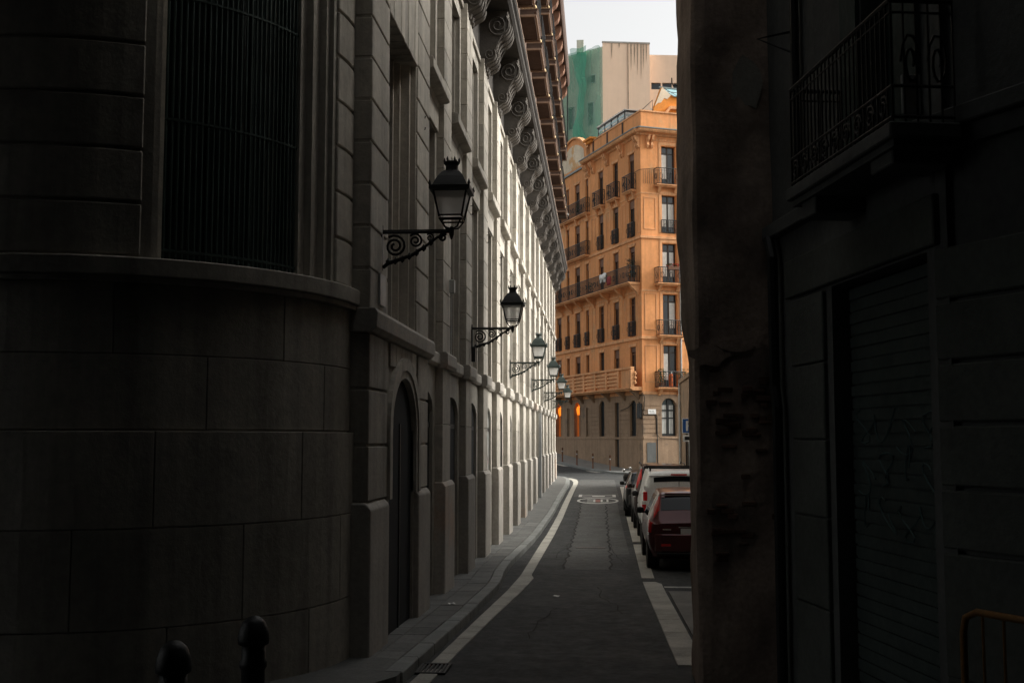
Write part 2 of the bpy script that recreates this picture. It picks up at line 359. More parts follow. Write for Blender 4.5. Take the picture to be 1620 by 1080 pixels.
# repaired strip of older asphalt, tar seams, iron cover
def ragged(x, k): return [x + .035 * math.sin(i * 1.7 + k) + random.uniform(-.03, .03) for i in range(80)]
rl, rrr = ragged(-.78, 0), ragged(.2, 3)
yp = [23.6 + i * .35 for i in range(76)]
pm = MB(); pm.grid([[(rl[i], y, zr(y) + .004), (rrr[i], y, zr(y) + .004)] for i, y in enumerate(yp)]); struct(pm.build('road_patch', 'asphalt_patch'))
tm = MB()
for side, xx in ((-1, rl), (1, rrr)):
    tm.grid([[(xx[i] - .022 * (1 + .6 * math.sin(i)), y, zr(y) + .007), (xx[i] + .022, y, zr(y) + .007)] for i, y in enumerate(yp)])
struct(tm.build('tar_seam', 'tar'))
pm = MB(); pm.grid([[(rrr[i] + .03, y, zr(y) + .003), (.66, y, zr(y) + .003)] for i, y in enumerate(yp) if y > 27]); struct(pm.build('road_patch', 'asphalt_patch'))
pm = MB(); pm.grid([[(x, y, zr(y) + .003) for x in (-1.2, -.4, .4, .78)] for y in (50.3, 52, 54, 56, 58, 60, 63, 66)]); struct(pm.build('road_patch', 'asphalt_patch'))
tag(band(MB(), lambda y: -.62, lambda y: .10, [28.6, 28.95], lambda y: zr(y) + .010, .03).build('drain_cover', 'iron'), 'dark iron cover strip across the middle of the lane', 'drain cover')
dg = thing('drain_grate', 'square iron gutter grate set in the pale gutter slabs in the foreground', 'drain grate', (-1.78, 12.2, zr(12.2) + .02))
MB().box(-.16, .16, -.26, -.22, -.01, .012).box(-.16, .16, .22, .26, -.01, .012).box(-.16, -.13, -.22, .22, -.01, .012).box(.13, .16, -.22, .22, -.01, .012).build('frame', 'iron', dg)
for i in range(6): BOX('bar', 'iron', dg, -.125 + i * .044, -.10 + i * .044, -.218, .218, -.01, .008)
BOX('pit', 'dark_hole', dg, -.128, .128, -.218, .218, -.012, -.008)
# speed-limit marking: white bordered ellipse with digits and a zone bar
mk = thing('speed_limit_marking', 'white painted oval speed marking with digits on the lane', 'road marking', (-.13, 47.6, zr(47.6) + .012))
def zloc(y): return zr(47.6 + y) - zr(47.6)
def ring(mb, rx, ry, wx, wy, n=40, zo=0):
    rows = []
    for i in range(n + 1):
        a = 2 * PI * i / n; rows.append([(rx * math.cos(a), ry * math.sin(a), zloc(ry * math.sin(a)) + zo), ((rx - wx) * math.cos(a), (ry - wy) * math.sin(a), zloc((ry - wy) * math.sin(a)) + zo)])
    mb.grid(rows)
e = MB(); ring(e, .86, 1.75, .10, .32); e.build('border', 'paint_white', mk)
def stroke(mb, segs, ox, oy, sx, sy, w_, wy):
    for (x0, y0, x1, y1) in segs:
        xa, xb = min(x0, x1) * sx + ox - w_, max(x0, x1) * sx + ox + w_; ya, yb = min(y0, y1) * sy + oy - wy, max(y0, y1) * sy + oy + wy
        mb.add([(xa, ya, zloc(ya)), (xb, ya, zloc(ya)), (xb, yb, zloc(yb)), (xa, yb, zloc(yb))], [(0, 1, 2, 3)])
three = [(0, 0, 1, 0), (0, 1, 1, 1), (0, 2, 1, 2), (1, 0, 1, 2)]; zero = [(0, 0, 1, 0), (0, 2, 1, 2), (0, 0, 0, 2), (1, 0, 1, 2)]
d = MB(); stroke(d, three, -.40, -.75, .26, .75, .04, .11); d.build('digit', 'paint_white', mk)
d = MB(); stroke(d, zero, .16, -.75, .24, .75, .04, .11); d.build('digit', 'paint_white', mk)
d = MB(); d.add([(-.09, -.8, zloc(-.8) - .003), (.1, -.8, zloc(-.8) - .003), (.1, .8, zloc(.8) - .003), (-.09, .8, zloc(.8) - .003)], [(0, 1, 2, 3)]); d.build('red_fill', 'paint_red', mk)
d = MB()
for x0, x1, y0, y1 in ((-.84, -.70, 2.3, 3.9), (.64, .78, 2.3, 3.9), (-.70, .64, 2.3, 2.55), (-.25, .30, 2.7, 3.4), (-.7, -.25, 3.6, 3.8), (.3, .64, 3.6, 3.8)):
    d.add([(x0, y0, zloc(y0)), (x1, y0, zloc(y0)), (x1, y1, zloc(y1)), (x0, y1, zloc(y1))], [(0, 1, 2, 3)])
d.build('zone_bar', 'paint_white', mk)

# ------------------------------------------------------------------ the long stone building on the left
LB = thing('stone_building', 'long pale stone building with tall pilasters and a scroll bracket cornice', 'building', (-2.6, 12.2, 0))
OX, OY = -2.6, 12.2
class LM(MB):   # geometry given in street coordinates, stored about the building's base
    def build(s, name, material, parent=None, bevel=0, smooth=False, seg=1):
        if parent is not None and parent is not LB and parent.parent is not None or parent is LB:
            s.v = [(x - OX, y - OY, z) for x, y, z in s.v]
        return super().build(name, material, parent, bevel, smooth, seg)
def LBOX(name, material, *a, bevel=0, parent=None): return LM().box(*a).build(name, material, parent or LB, bevel)
E = [13.25, 16.4, 19.4, 22.62] + [25.87 + 3.25 * i for i in range(13)]   # right-hand edges of the piers
PW = 1.08
YEND = E[-1] + .75
Z_PL, Z_S0, Z_S1 = 1.42, 3.27, 3.50
Z_W1, Z_F1, Z_H1 = 7.12, 7.60, 7.82
Z_U0, Z_U1, Z_AR = 8.02, 10.25, 10.62
XW, XP, XPL = -2.67, -2.545, -2.485
LBOX('core', 'limestone_wall', -22, -3.12, 14.6, YEND - .3, -1, 24)
# main wall with the arched and tall openings, one per bay
holes_l, holes_u = [], []
bays = []
for k in range(1, len(E) - 1):
    a, b = E[k], E[k + 1] - PW
    bays.append((a, b))
    holes_l.append((a + .15, b - .26, zs(a) - .05, 2.86, .30))
    holes_u.append((a + .20, b - .20, Z_S1 + .05, Z_W1)); holes_u.append((a + .20, b - .20, Z_U0, Z_U1))
mb = LM(); holed(mb, E[1], YEND, -.9, Z_S1, holes_l, lambda u, z, d: (XW - d, u, z), .42)
mb.build('lower_wall', 'limestone_wall', LB)
mb = LM(); holed(mb, E[1], YEND, Z_S1, 12.0, holes_u, lambda u, z, d: (XW - d, u, z), .40)
mb.build('upper_wall', 'limestone_wall', LB)
def window_unit(name, y0, y1, z0, z1, x, frame='wood_dark', pane='glass_dark', bars=0, cols=2, rws=3, parent=None):
    f = LM(); t = .05
    f.box(x - .04, x, y0, y0 + t, z0, z1).box(x - .04, x, y1 - t, y1, z0, z1).box(x - .04, x, y0 + t, y1 - t, z0, z0 + t).box(x - .04, x, y0 + t, y1 - t, z1 - t, z1)
    for i in range(1, cols):
        yc = y0 + (y1 - y0) * i / cols; f.box(x - .037, x - .002, yc - t * .5, yc + t * .5, z0 + t, z1 - t)
    for i in range(1, rws):
        zc = z0 + (z1 - z0) * i / rws; f.box(x - .035, x - .005, y0 + t, y1 - t, zc - .018, zc + .018)
    o = f.build(name, frame, LB)
    LM().box(x - .03, x - .02, y0 + .02, y1 - .02, z0 + .02, z1 - .02).build('pane', pane, o)
    if bars:
        g_ = LM(); nb = max(3, int((y1 - y0) / .12))
        for i in range(nb): yc = y0 + (i + .5) * (y1 - y0) / nb; g_.box(x + .06, x + .078, yc - .009, yc + .009, z0, min(z0 + bars, z1))
        for zz in (z0 + .05, z0 + bars * .5, min(z0 + bars, z1) - .03): g_.box(x + .055, x + .083, y0, y1, zz, zz + .02)
        g_.build('grille', 'iron', o)
    return o
def pier(e, near, pav_=False, w_=PW, xp=XP, xpl=XPL):
    gap = .012 if not pav_ else .030; dep = .018 if not pav_ else .03; bv = .006 if not pav_ else .010
    # plinth with a sloped top
    x0 = xpl; a, b = e - w_ - .06, e + .05; zb = zs(e) - .5
    pl = LM().prism([(-3.0, zb), (x0, zb), (x0, Z_PL - .07), (x0 - .05, Z_PL), (-3.0, Z_PL)], 'y', a, b).build('plinth', 'plinth_stone', LB, .022, seg=2)
    e_ = e; e = e - .16; w_ = w_ - .16
    core = LM().box(-3.0, xp - dep, e - w_ + dep, e - dep, Z_PL - .01, Z_S0).box(-3.0, xp - dep, e - w_ + dep, e - dep, Z_S1, Z_AR)
    pc = core.build('pilaster', 'limestone_wall', LB)
    def course(z0, z1, h):
        nblk = max(1, round((z1 - z0) / h)); hh = (z1 - z0) / nblk; out = []
        for i in range(nblk): out.append((z0 + i * hh + gap / 2, z0 + (i + 1) * hh - gap / 2))
        return out
    blocks = course(Z_PL, Z_S0, .93) + course(Z_S1, Z_AR, .50)
    if near:
        for z0, z1 in blocks: LM().box(-2.96, xp + random.uniform(-.002, .002), e - w_, e, z0, z1).build('stone_block', 'limestone', pc, bv)
    else:
        mb = LM()
        for z0, z1 in blocks: mb.box(-2.96, xp, e - w_, e, z0, z1)
        mb.build('stone_course', 'limestone', pc)
for k in range(2, len(E)): pier(E[k], k < 10)
for k in range(1, 9):   # iron pegs on the pilaster faces
    for z in (6.55, 6.72): LM().tube([(XP - .01, E[k] - .45, z), (XP + .05, E[k] - .45, z), (XP + .055, E[k] - .45, z + .03)], .009, 5).build('peg', 'iron', LB)
# string course: a run in each bay, a projecting block on each pier
for k in range(1, len(E) - 1):
    LM().prism([(-2.9, Z_S0), (-2.615, Z_S0), (-2.58, Z_S0 + .05), (-2.58, Z_S1 - .03), (-2.605, Z_S1), (-2.9, Z_S1)], 'y', E[k] + .055, E[k + 1] - PW - .055).build('string_course', 'limestone', LB)
    e = E[k + 1]
    LM().prism([(-2.9, Z_S0 - .02), (XP + .06, Z_S0 - .02), (XP + .09, Z_S0 + .04), (XP + .09, Z_S1 - .02), (XP + .06, Z_S1 + .02), (-2.9, Z_S1 + .02)], 'y', e - PW - .05, e + .05).build('string_block', 'plinth_stone', LB, .006)
for i, (a, b) in enumerate(bays):
    # ground floor: recessed dark door or barred window in the arch
    zb = zs(a) - .05
    o = LM().box(-2.85, -2.73, a + .13, b - .24, zb, 2.9).build('door_leaf', 'plaque_grey' if i == 3 else 'dark_hole', LB)
    LM().box(-2.729, -2.717, a + .15, b - .26, 2.30, 2.38).box(-2.729, -2.717, (a + b) / 2 - .03, (a + b) / 2 + .03, zb, 2.3).build('rail', 'iron', o)
    # stepped jamb mouldings of the tall openings
    for z0, z1 in ((Z_S1 + .05, Z_W1), (Z_U0, Z_U1)):
        x0 = XW - .395
        for y_, sg in ((a + .2, 1), (b - .2, -1)):
            pf = [(x0, y_ + sg * .001), (XW - .09, y_ + sg * .001), (XW - .09, y_ + sg * .07), (XW - .18, y_ + sg * .07), (XW - .18, y_ + sg * .14), (x0, y_ + sg * .14)]
            LM().prism(pf, 'z', z0, z1).build('jamb', 'limestone', LB)
    if i < 11:
        window_unit('window', a + .345, b - .345, Z_S1 + .06, Z_W1, -2.97, bars=1.2 if i < 6 else 0)
        window_unit('window', a + .345, b - .345, Z_U0, Z_U1, -2.97)
    else:
        LM().box(-3.02, -2.98, a + .34, b - .34, Z_S1 + .06, Z_W1).build('window', 'glass_dark', LB); LM().box(-3.02, -2.98, a + .34, b - .34, Z_U0, Z_U1).build('window', 'glass_dark', LB)
    # hood over the lower window
    LM().prism([(-2.8, Z_F1 - .08), (-2.63, Z_F1 - .08), (-2.61, Z_F1), (XP + .07, Z_F1 + .03), (XP + .10, Z_F1 + .05), (XP + .10, Z_H1 - .03), (XP + .07, Z_H1), (-2.8, Z_H1 + .04)], 'y', a + .03, b - .03).build('window_hood', 'limestone', LB, .006)
    LM().box(-2.9, -2.63, a + .05, b - .05, Z_W1 + .02, Z_F1 - .085).build('frieze_panel', 'limestone', LB, .008)
# wooden-toned drain pipe and grey box on the far wall
LM().box(XP - .01, XP + .11, 47.25, 47.45, zs(47) - .1, 3.2).build('conduit_cover', 'plaque_grey', LB)
# ---- end pavilion with the big arch
XPV = -2.50
mb = LM(); holed(mb, 12.2, 16.4, -.9, Z_S0, [(13.56, 15.34, -.6, 2.88, .66)], lambda u, z, d: (XPV - .03 - d, u, z), .55); mb.build('pavilion_wall', 'limestone_wall', LB)
LBOX('pavilion_side', 'limestone_wall', -3.2, XPV - .031, 12.203, 12.5, -.9, 12); LBOX('pavilion_side', 'limestone_wall', -3.2, XPV - .031, 16.1, 16.397, -.9, 10.6)
ad_ = LBOX('arch_door', 'dark_hole', -2.64, -2.565, 13.5, 15.42, -.9, 3.0)
LM().box(-2.564, -2.552, 14.42, 14.48, -.8, 2.3).build('meeting_stile', 'iron', ad_)
for (a, b) in ((12.12, 13.22), (15.40, 16.45)):
    LM().prism([(-3.0, -.8), (XPL + .03, -.8), (XPL + .03, Z_PL - .07), (XPL - .03, Z_PL), (-3.0, Z_PL)], 'y', a, b).build('plinth', 'plinth_stone', LB, .022, seg=2)
pvw = LM().box(-3.0, XPV - .025, 12.205, 13.30, Z_S1, 12).box(-3.0, XPV - .025, 15.30, 16.395, Z_S1, Z_AR).box(-3.0, XPV - .025, 13.3, 15.3, 7.3, 12).build('pilaster', 'limestone_wall', LB)
for (a, b, z0, zt, h) in ((12.195, 13.22, Z_S1, 10.6, .475), (15.34, 16.405, Z_S1, 10.6, .475), (12.195, 13.40, Z_PL, Z_S0, .64), (15.42, 16.405, Z_PL, Z_S0, .64)):
    nb = round((zt - z0) / h); hh = (zt - z0) / nb
    for i in range(nb):
        za, zc = z0 + i * hh + .014, z0 + (i + 1) * hh - .014
        bb = b if (z0 > 2 or zc < 2.2) else (b - .12 if a < 13 else b)
        aa = a if (z0 > 2 or zc < 2.2 or a < 13) else a + .10
        LM().box(-2.97, XPV + random.uniform(-.003, .003), aa, bb, za, zc).build('stone_block', 'limestone', pvw, .010)
for i in range(5):   # flat voussoir slabs over the arch, fluted frieze panels over the window
    LM().box(-2.7, XPV, 13.46 + i * .385, 13.46 + i * .385 + .367, 2.98 + .0, Z_S0 - .01).build('stone_block', 'limestone', pvw, .008)
for i in range(8):
    LM().box(-2.8, XPV - .005 + (.006 if i % 2 else 0), 13.24 + i * .26, 13.24 + i * .26 + .245, 7.26, 8.6).build('stone_block', 'limestone', pvw, .010)
av = LM(); N = 18
for ro, ri, xo in ((.26, .10, .035), (.105, 0, .015)):   # archivolt
    rows = []
    for i in range(N + 1):
        t_ = PI * i / N
        def ap(r_): return (14.45 - (.89 + r_) * math.cos(t_), 2.22 + (.66 + r_) * math.sin(t_))
        (y0, z0), (y1, z1) = ap(ri), ap(ro); rows.append([(XPV - .2, y0, z0), (XPV + xo, y0, z0), (XPV + xo, y1, z1), (XPV - .2, y1, z1)])
    av.grid(rows)
av.box(XPV - .2, XPV + .035, 13.30, 13.455, 1.4, 2.22).box(XPV - .2, XPV + .015, 13.456, 13.56, 1.4, 2.22).box(XPV - .2, XPV + .035, 15.445, 15.60, 1.4, 2.22).box(XPV - .2, XPV + .015, 15.34, 15.444, 1.4, 2.22)
av.build('archivolt', 'limestone', LB)
LM().prism([(-3, Z_S0), (-2.46, Z_S0), (-2.41, Z_S0 + .05), (-2.40, Z_S1 - .02), (-2.43, Z_S1 + .03), (-3, Z_S1 + .03)], 'y', 12.13, 16.47).build('string_course', 'plinth_stone', LB, .006)
for y_, sg in ((13.3, .6), (15.3, -1)):
    LM().prism([(-3.0, y_), (XPV - .1, y_), (XPV - .1, y_ + sg * .09), (XPV - .22, y_ + sg * .09), (XPV - .22, y_ + sg * .18), (XPV - .3, y_ + sg * .18), (XPV - .3, y_ + sg * .25), (-3.0, y_ + sg * .25)], 'z', Z_S1, 7.28).build('jamb', 'limestone', LB)
window_unit('window', 13.42, 15.05, Z_S1 + .05, 7.27, -3.0, bars=3.7, cols=3, rws=4)
# ---- scroll consoles and great cornice
def console_mesh():
    mb = MB(); wd = .40
    outline = []
    def arcp(cx, cz, r_, a0, a1, n_): return [(cx + r_ * math.cos(R(a0 + (a1 - a0) * i / n_)), cz + r_ * math.sin(R(a0 + (a1 - a0) * i / n_))) for i in range(n_ + 1)]
    front = [(.62, 1.12)] + arcp(.40, .82, .26, 50, -62, 9) + arcp(.62, .36, .26, 118, 196, 5)[0:] + arcp(.235, .22, .135, 42, -60, 6) + [(.22, .06), (.14, 0)]
    flutes = [(-1, -.72, .0), (-.72, -.44, .025), (-.44, -.14, .0), (-.14, .14, .03), (.14, .44, .0), (.44, .72, .025), (.72, 1, .0)]
    for a, b, pr_ in flutes:
        o_ = [(0, 1.12)] + [(x + pr_ * (1 if 0 < i < len(front) - 1 else 0), z) for i, (x, z) in enumerate(front)] + [(0, 0)]
        mb.prism(o_, 'y', a * wd, b * wd)
    for sgn in (-1, 1):   # coils on the flanks and three-lobed drop
        for cx, cz, r0, turns in ((.40, .82, .235, 2.4), (.235, .22, .12, 1.8)):
            pts = []
            for i in range(int(turns * 12)):
                a = i / 12 * 2 * PI; r_ = r0 * (1 - i / (turns * 12)) + .012
                pts.append((cx + r_ * math.cos(-a + .8), sgn * (wd + .012), cz + r_ * math.sin(-a + .8)))
            mb.tube(pts, .022 if r0 > .2 else .015, 5)
        mb.tube([(.60, sgn * wd, 1.05), (.52, sgn * (wd + .01), .66), (.42, sgn * (wd + .01), .48), (.36, sgn * (wd + .01), .34)], .02, 5)
    for y_, r_ in ((-.2, .075), (0, .095), (.2, .075)):
        mb.lathe([(.01, -.10), (r_ * .7, -.07), (r_, 0), (r_ * .8, .08), (.02, .14)], .12, y_, 8)
    return mb.mesh('console', False)
cm = console_mesh()
for k in range(1, len(E)):
    e = E[k] - PW / 2
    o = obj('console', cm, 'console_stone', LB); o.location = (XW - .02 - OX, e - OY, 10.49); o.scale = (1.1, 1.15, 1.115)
LM().prism([(-3.1, 11.74), (-1.98, 11.74), (-1.92, 11.80), (-1.92, 11.93), (-1.87, 11.97), (-1.84, 12.03), (-3.1, 12.10)], 'y', 12.1, YEND + .2).build('cornice', 'cornice_shade', LB)
LM().box(-2.9, -2.655, 16.4, YEND - .06, Z_AR + .03, 11.738).build('console_shade_strip', 'cornice_shade', LB)  # dark strip added to stand for shade between the consoles
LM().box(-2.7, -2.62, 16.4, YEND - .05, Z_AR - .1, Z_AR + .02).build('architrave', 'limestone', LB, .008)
# small dentil-like moulding along the edge of the cornice
LM().box(-2.3, -1.865, 12.1, YEND + .15, 12.102, 12.2).build('cornice_blocking', 'tan_trim', LB)
# ---- upper floors above the cornice
XU = -2.36
uh = []
for k in range(14):
    y0 = 24.7 + 3.0 * k
    for zf in (12.3, 15.25, 18.75): uh.append((y0 + .65, y0 + 1.65, zf, zf + 2.35))
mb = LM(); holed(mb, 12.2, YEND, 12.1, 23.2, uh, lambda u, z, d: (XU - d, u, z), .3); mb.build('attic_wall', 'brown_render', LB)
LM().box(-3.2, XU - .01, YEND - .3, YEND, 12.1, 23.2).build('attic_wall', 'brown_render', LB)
LM().box(-3.3, XW - .002, YEND - .3, YEND - .002, -1, 12.1).build('end_wall', 'limestone_wall', LB)
for k in range(14):
    y0 = 24.7 + 3.0 * k
    for zf in (12.3, 15.25, 18.75):
        o = LM().box(XU - .3, XU - .25, y0 + .65, y0 + 1.65, zf, zf + 2.35).build('window', 'glass_dark', LB)
        LM().box(XU - .25, XU - .2, y0 + .651, y0 + .72, zf, zf + 2.35).box(XU - .25, XU - .2, y0 + 1.58, y0 + 1.649, zf, zf + 2.35).box(XU - .25, XU - .2, y0 + 1.12, y0 + 1.18, zf, zf + 2.35).build('frame', 'wood_dark', o)
def upper_balcony_meshes():
    s = MB(); s.prism([(0, -.10), (.42, -.10), (.42, -.04), (.50, -.03), (.53, .05), (0, .05)], 'y', 0, 2.3)
    t = MB(); t.box(.05, .36, .10, 2.2, -.098 - .02, -.1)
    rim = MB().box(.40, .545, -.02, 2.32, .052, .075).box(0, .40, -.02, .10, .052, .075).box(0, .40, 2.2, 2.32, .052, .075).box(.44, .50, -.005, 2.305, -.165, -.102).box(0, .435, -.005, .06, -.165, -.102).box(0, .435, 2.24, 2.305, -.165, -.102)
    rail = MB()
    for i in range(20): rail.box(.50, .515, .03 + i * .118, .045 + i * .118, .075, .98)
    for q in (0.015, 2.285):
        for i in range(5): rail.box(.06 + i * .09, .075 + i * .09, q - .007, q + .007, .075, .98)
        rail.box(0, .52, q - .012, q + .012, .98, 1.01)
    rail.box(.49, .525, .01, 2.29, .98, 1.01)
    knob = MB()
    for i in range(5): knob.lathe([(.015, .075), (.045, .10), (.05, .14), (.03, .18), (.01, .2)], .06 + i * .10, .03, 6)
    return s.mesh('slab'), rim.mesh('rim'), rail.mesh('railing'), knob.mesh('finials', True)
sm, rm, lm, km = upper_balcony_meshes()
for k in range(14):
    for zf in (15.12, 18.62):
        y0 = 24.7 + 3.0 * k
        o = obj('balcony', sm, 'brown_render', LB); o.location = (XU - OX, y0 - OY, zf)
        for nm, me, mt in (('rim', rm, 'tan_trim'), ('railing', lm, 'iron'), ('finials', km, 'gold')): obj(nm, me, mt, o)
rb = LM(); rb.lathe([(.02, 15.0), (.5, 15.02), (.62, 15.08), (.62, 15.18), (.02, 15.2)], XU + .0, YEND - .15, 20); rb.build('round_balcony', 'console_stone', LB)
# eaves with brackets
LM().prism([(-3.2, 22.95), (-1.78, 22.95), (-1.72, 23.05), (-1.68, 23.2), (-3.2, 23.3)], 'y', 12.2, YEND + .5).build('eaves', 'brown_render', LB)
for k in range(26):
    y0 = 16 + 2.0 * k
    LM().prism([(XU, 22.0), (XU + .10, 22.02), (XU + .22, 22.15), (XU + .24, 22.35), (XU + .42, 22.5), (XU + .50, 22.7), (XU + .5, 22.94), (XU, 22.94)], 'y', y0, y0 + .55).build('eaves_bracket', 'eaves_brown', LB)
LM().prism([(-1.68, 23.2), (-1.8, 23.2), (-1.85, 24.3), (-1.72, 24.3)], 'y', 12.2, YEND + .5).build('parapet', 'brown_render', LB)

# ---- rounded corner of the stone building
TC = (-5.4, 12.2); TR = 2.7
def arcpts(r_, t0, t1, n_): return [(TC[0] + r_ * math.cos(R(t0 + (t1 - t0) * i / n_)), TC[1] - r_ * math.sin(R(t0 + (t1 - t0) * i / n_))) for i in range(n_ + 1)]
def arcblock(t0, t1, r0, r1, z0, z1):
    n_ = max(2, int(abs(t1 - t0) / 4)); a = arcpts(r1, t0, t1, n_); b = arcpts(r0, t0, t1, n_)
    return LM().prism(a + b[::-1], 'z', z0, z1)
cw = arcblock(-4, 90, 2.0, TR - .04, -.9, 3.52).build('corner_wall', 'limestone_wall', LB, smooth=False)
LM().box(-20, -5.401, 9.54, 12.0, -.9, 3.52).build('side_wall', 'limestone_wall', LB)
def courses(zlist, joints, r1, gap=.012):
    for (z0, z1), js in zip(zip(zlist, zlist[1:]), joints):
        for t0, t1 in zip(js, js[1:]):
            gd = math.degrees(gap / r1) / 2
            arcblock(t0 + gd, t1 - gd, TR - .3, r1, z0 + gap / 2, z1 - gap / 2).build('stone_block', 'limestone', cw, .006)
courses([-.5, .45, 1.32, 2.18], [(-3, 22, 55, 90), (-3, 9, 40, 72, 90), (-3, 25, 58, 90)], TR + .035, .008)
courses([2.19, 2.86, 3.50], [(-3, 16, 48, 90), (-3, 30, 66, 90)], TR - .01, .008)
arcblock(-3.5, 90, 2.3, TR + .06, 3.50, 3.545).build('ledge_bed', 'limestone', LB); arcblock(-3.5, 90, 2.3, TR + .09, 3.55, 3.72).build('ledge', 'limestone', LB, .012)
LM().box(-20, -5.402, 9.41, 11, 3.5, 3.72).build('ledge', 'limestone', LB)
up = arcblock(-4, 13, 2.0, TR - .03, 3.72, 12).build('corner_wall', 'limestone_wall', LB)
arcblock(59.5, 90, 2.0, TR - .03, 3.72, 12).build('corner_wall', 'limestone_wall', LB)
arcblock(13, 59.5, 2.0, TR - .03, 7.9, 12).build('corner_wall', 'limestone_wall', LB)
zz = [3.735 + .49 * i for i in range(12)]
for z0, z1 in zip(zz, zz[1:]):
    arcblock(-3, 11.5, TR - .3, TR, z0 + .014, z1 - .014).build('stone_block', 'limestone', up, .012)
    arcblock(61.5, 89.8, TR - .3, TR, z0 + .014, z1 - .014).build('stone_block', 'limestone', up, .012)
    for q in range(3): LM().box(-6.9 - 1.5 * q + .006, -5.42 - 1.5 * q, 9.51, 9.9, z0 + .014, z1 - .014).build('stone_block', 'limestone', up, .012)
LM().box(-20, -5.401, 9.53, 12.0, 3.72, 12).build('side_wall', 'limestone_wall', LB)
# curved barred window
for t0, t1, r_ in ((11.6, 14.5, TR - .08), (14.5, 17.5, TR - .16), (17.5, 20, TR - .24), (58.2, 61.4, TR - .06), (56.8, 58.2, TR - .2)):
    arcblock(t0, t1, 2.0, r_, 3.72, 7.9).build('jamb', 'limestone', LB)
cwn = arcblock(20, 57, 2.05, 2.28, 3.72, 7.9).build('corner_window', 'glass_old', LB)
gm = LM()
for i in range(27):
    t_ = 20.7 + i * 1.36; x, y = arcpts(2.42, t_, t_ + 1, 1)[0]; gm.tube([(x, y, 3.72), (x, y, 7.9)], .014, 5)
for z in (3.85, 5.1, 6.3): arc_ = arcpts(2.42, 20, 57, 14); gm.tube([(x, y, z) for x, y in arc_], .018, 5)
gm.build('grille', 'shutter_paint', cwn)
fm = LM()
for t_ in (20.3, 32.3, 44.6, 56.6): fm.add([(x, y, z) for z in (3.72, 7.9) for x, y in arcpts(2.31, t_ - .9, t_ + .9, 2)], [(0, 1, 4, 3), (1, 2, 5, 4)])
fm.build('frame', 'shutter_paint', cwn)

# things fixed to the long building
o = LM().box(XPV + .003, XPV + .03, 12.62, 12.95, 3.62, 3.98); pq = tag(MB().add([(x - XPV, y - 12.78, z - 3.8) for x, y, z in o.v], o.f).build('wall_plaque', 'plaque_grey', None, .004), 'small pale plaque on the first pilaster under the nearest lamp', 'plaque'); pq.location = (XPV, 12.78, 3.8)
cb = thing('wall_conduit', 'thin grey cable conduit with a box between the first two lamps', 'conduit', (-2.52, 18.9, Z_S1))
MB().box(.0, .09, -.06, .06, 1.05, 1.28).build('box', 'plaque_grey', cb, .01); MB().tube([(.03, 0, .0), (.03, 0, 1.05)], .018, 6).build('pipe', 'plaque_grey', cb)
cb = thing('wall_conduit', 'short cable conduit with small box under the second lamp', 'conduit', (-2.52, 22.2, Z_S1))
MB().box(0, .08, -.05, .05, .12, .42).build('box', 'iron', cb, .01); MB().tube([(.03, 0, .42), (.03, 0, .75)], .014, 6).build('pipe', 'plaque_grey', cb)
# graffiti on the panel of a bay
gf = MB(); 
random.seed(5)
gz = [(.9, 1.5, 'graffiti_pink'), (1.5, 2.0, 'graffiti_pink'), (2.0, 2.7, 'graffiti_pale')]
gr_root = thing('graffiti', 'pale blue and pink painted tags on a grey shutter in a facade arch', 'graffiti', (XW, 23.4, 1.4))
for z0, z1, mt in gz:
    pts = [(.7 * math.cos(a) * random.uniform(.7, 1.15), (z1 - z0) * .55 * math.sin(a) * random.uniform(.75, 1.1)) for a in [i * PI / 8 for i in range(16)]]
    MB().prism([(y, z + (z0 + z1) / 2 - 1.4) for y, z in pts], 'x', .0, .004).build('paint', mt, gr_root)
for i in range(7):
    c = (random.uniform(-.3, .3), random.uniform(-.5, 1.2)); MB().tube([(.008, c[0] + .12 * math.cos(a), c[1] + .12 * math.sin(a * 1.3)) for a in [j * .5 for j in range(9)]], .012, 4).build('stroke', 'graffiti_dark', gr_root)
gr_root.location = (XW + .01, E[4] - PW / 2 - 0, 1.4); gr_root.location = (-2.715, E[4] + 1.03, 1.2)
random.seed(23)

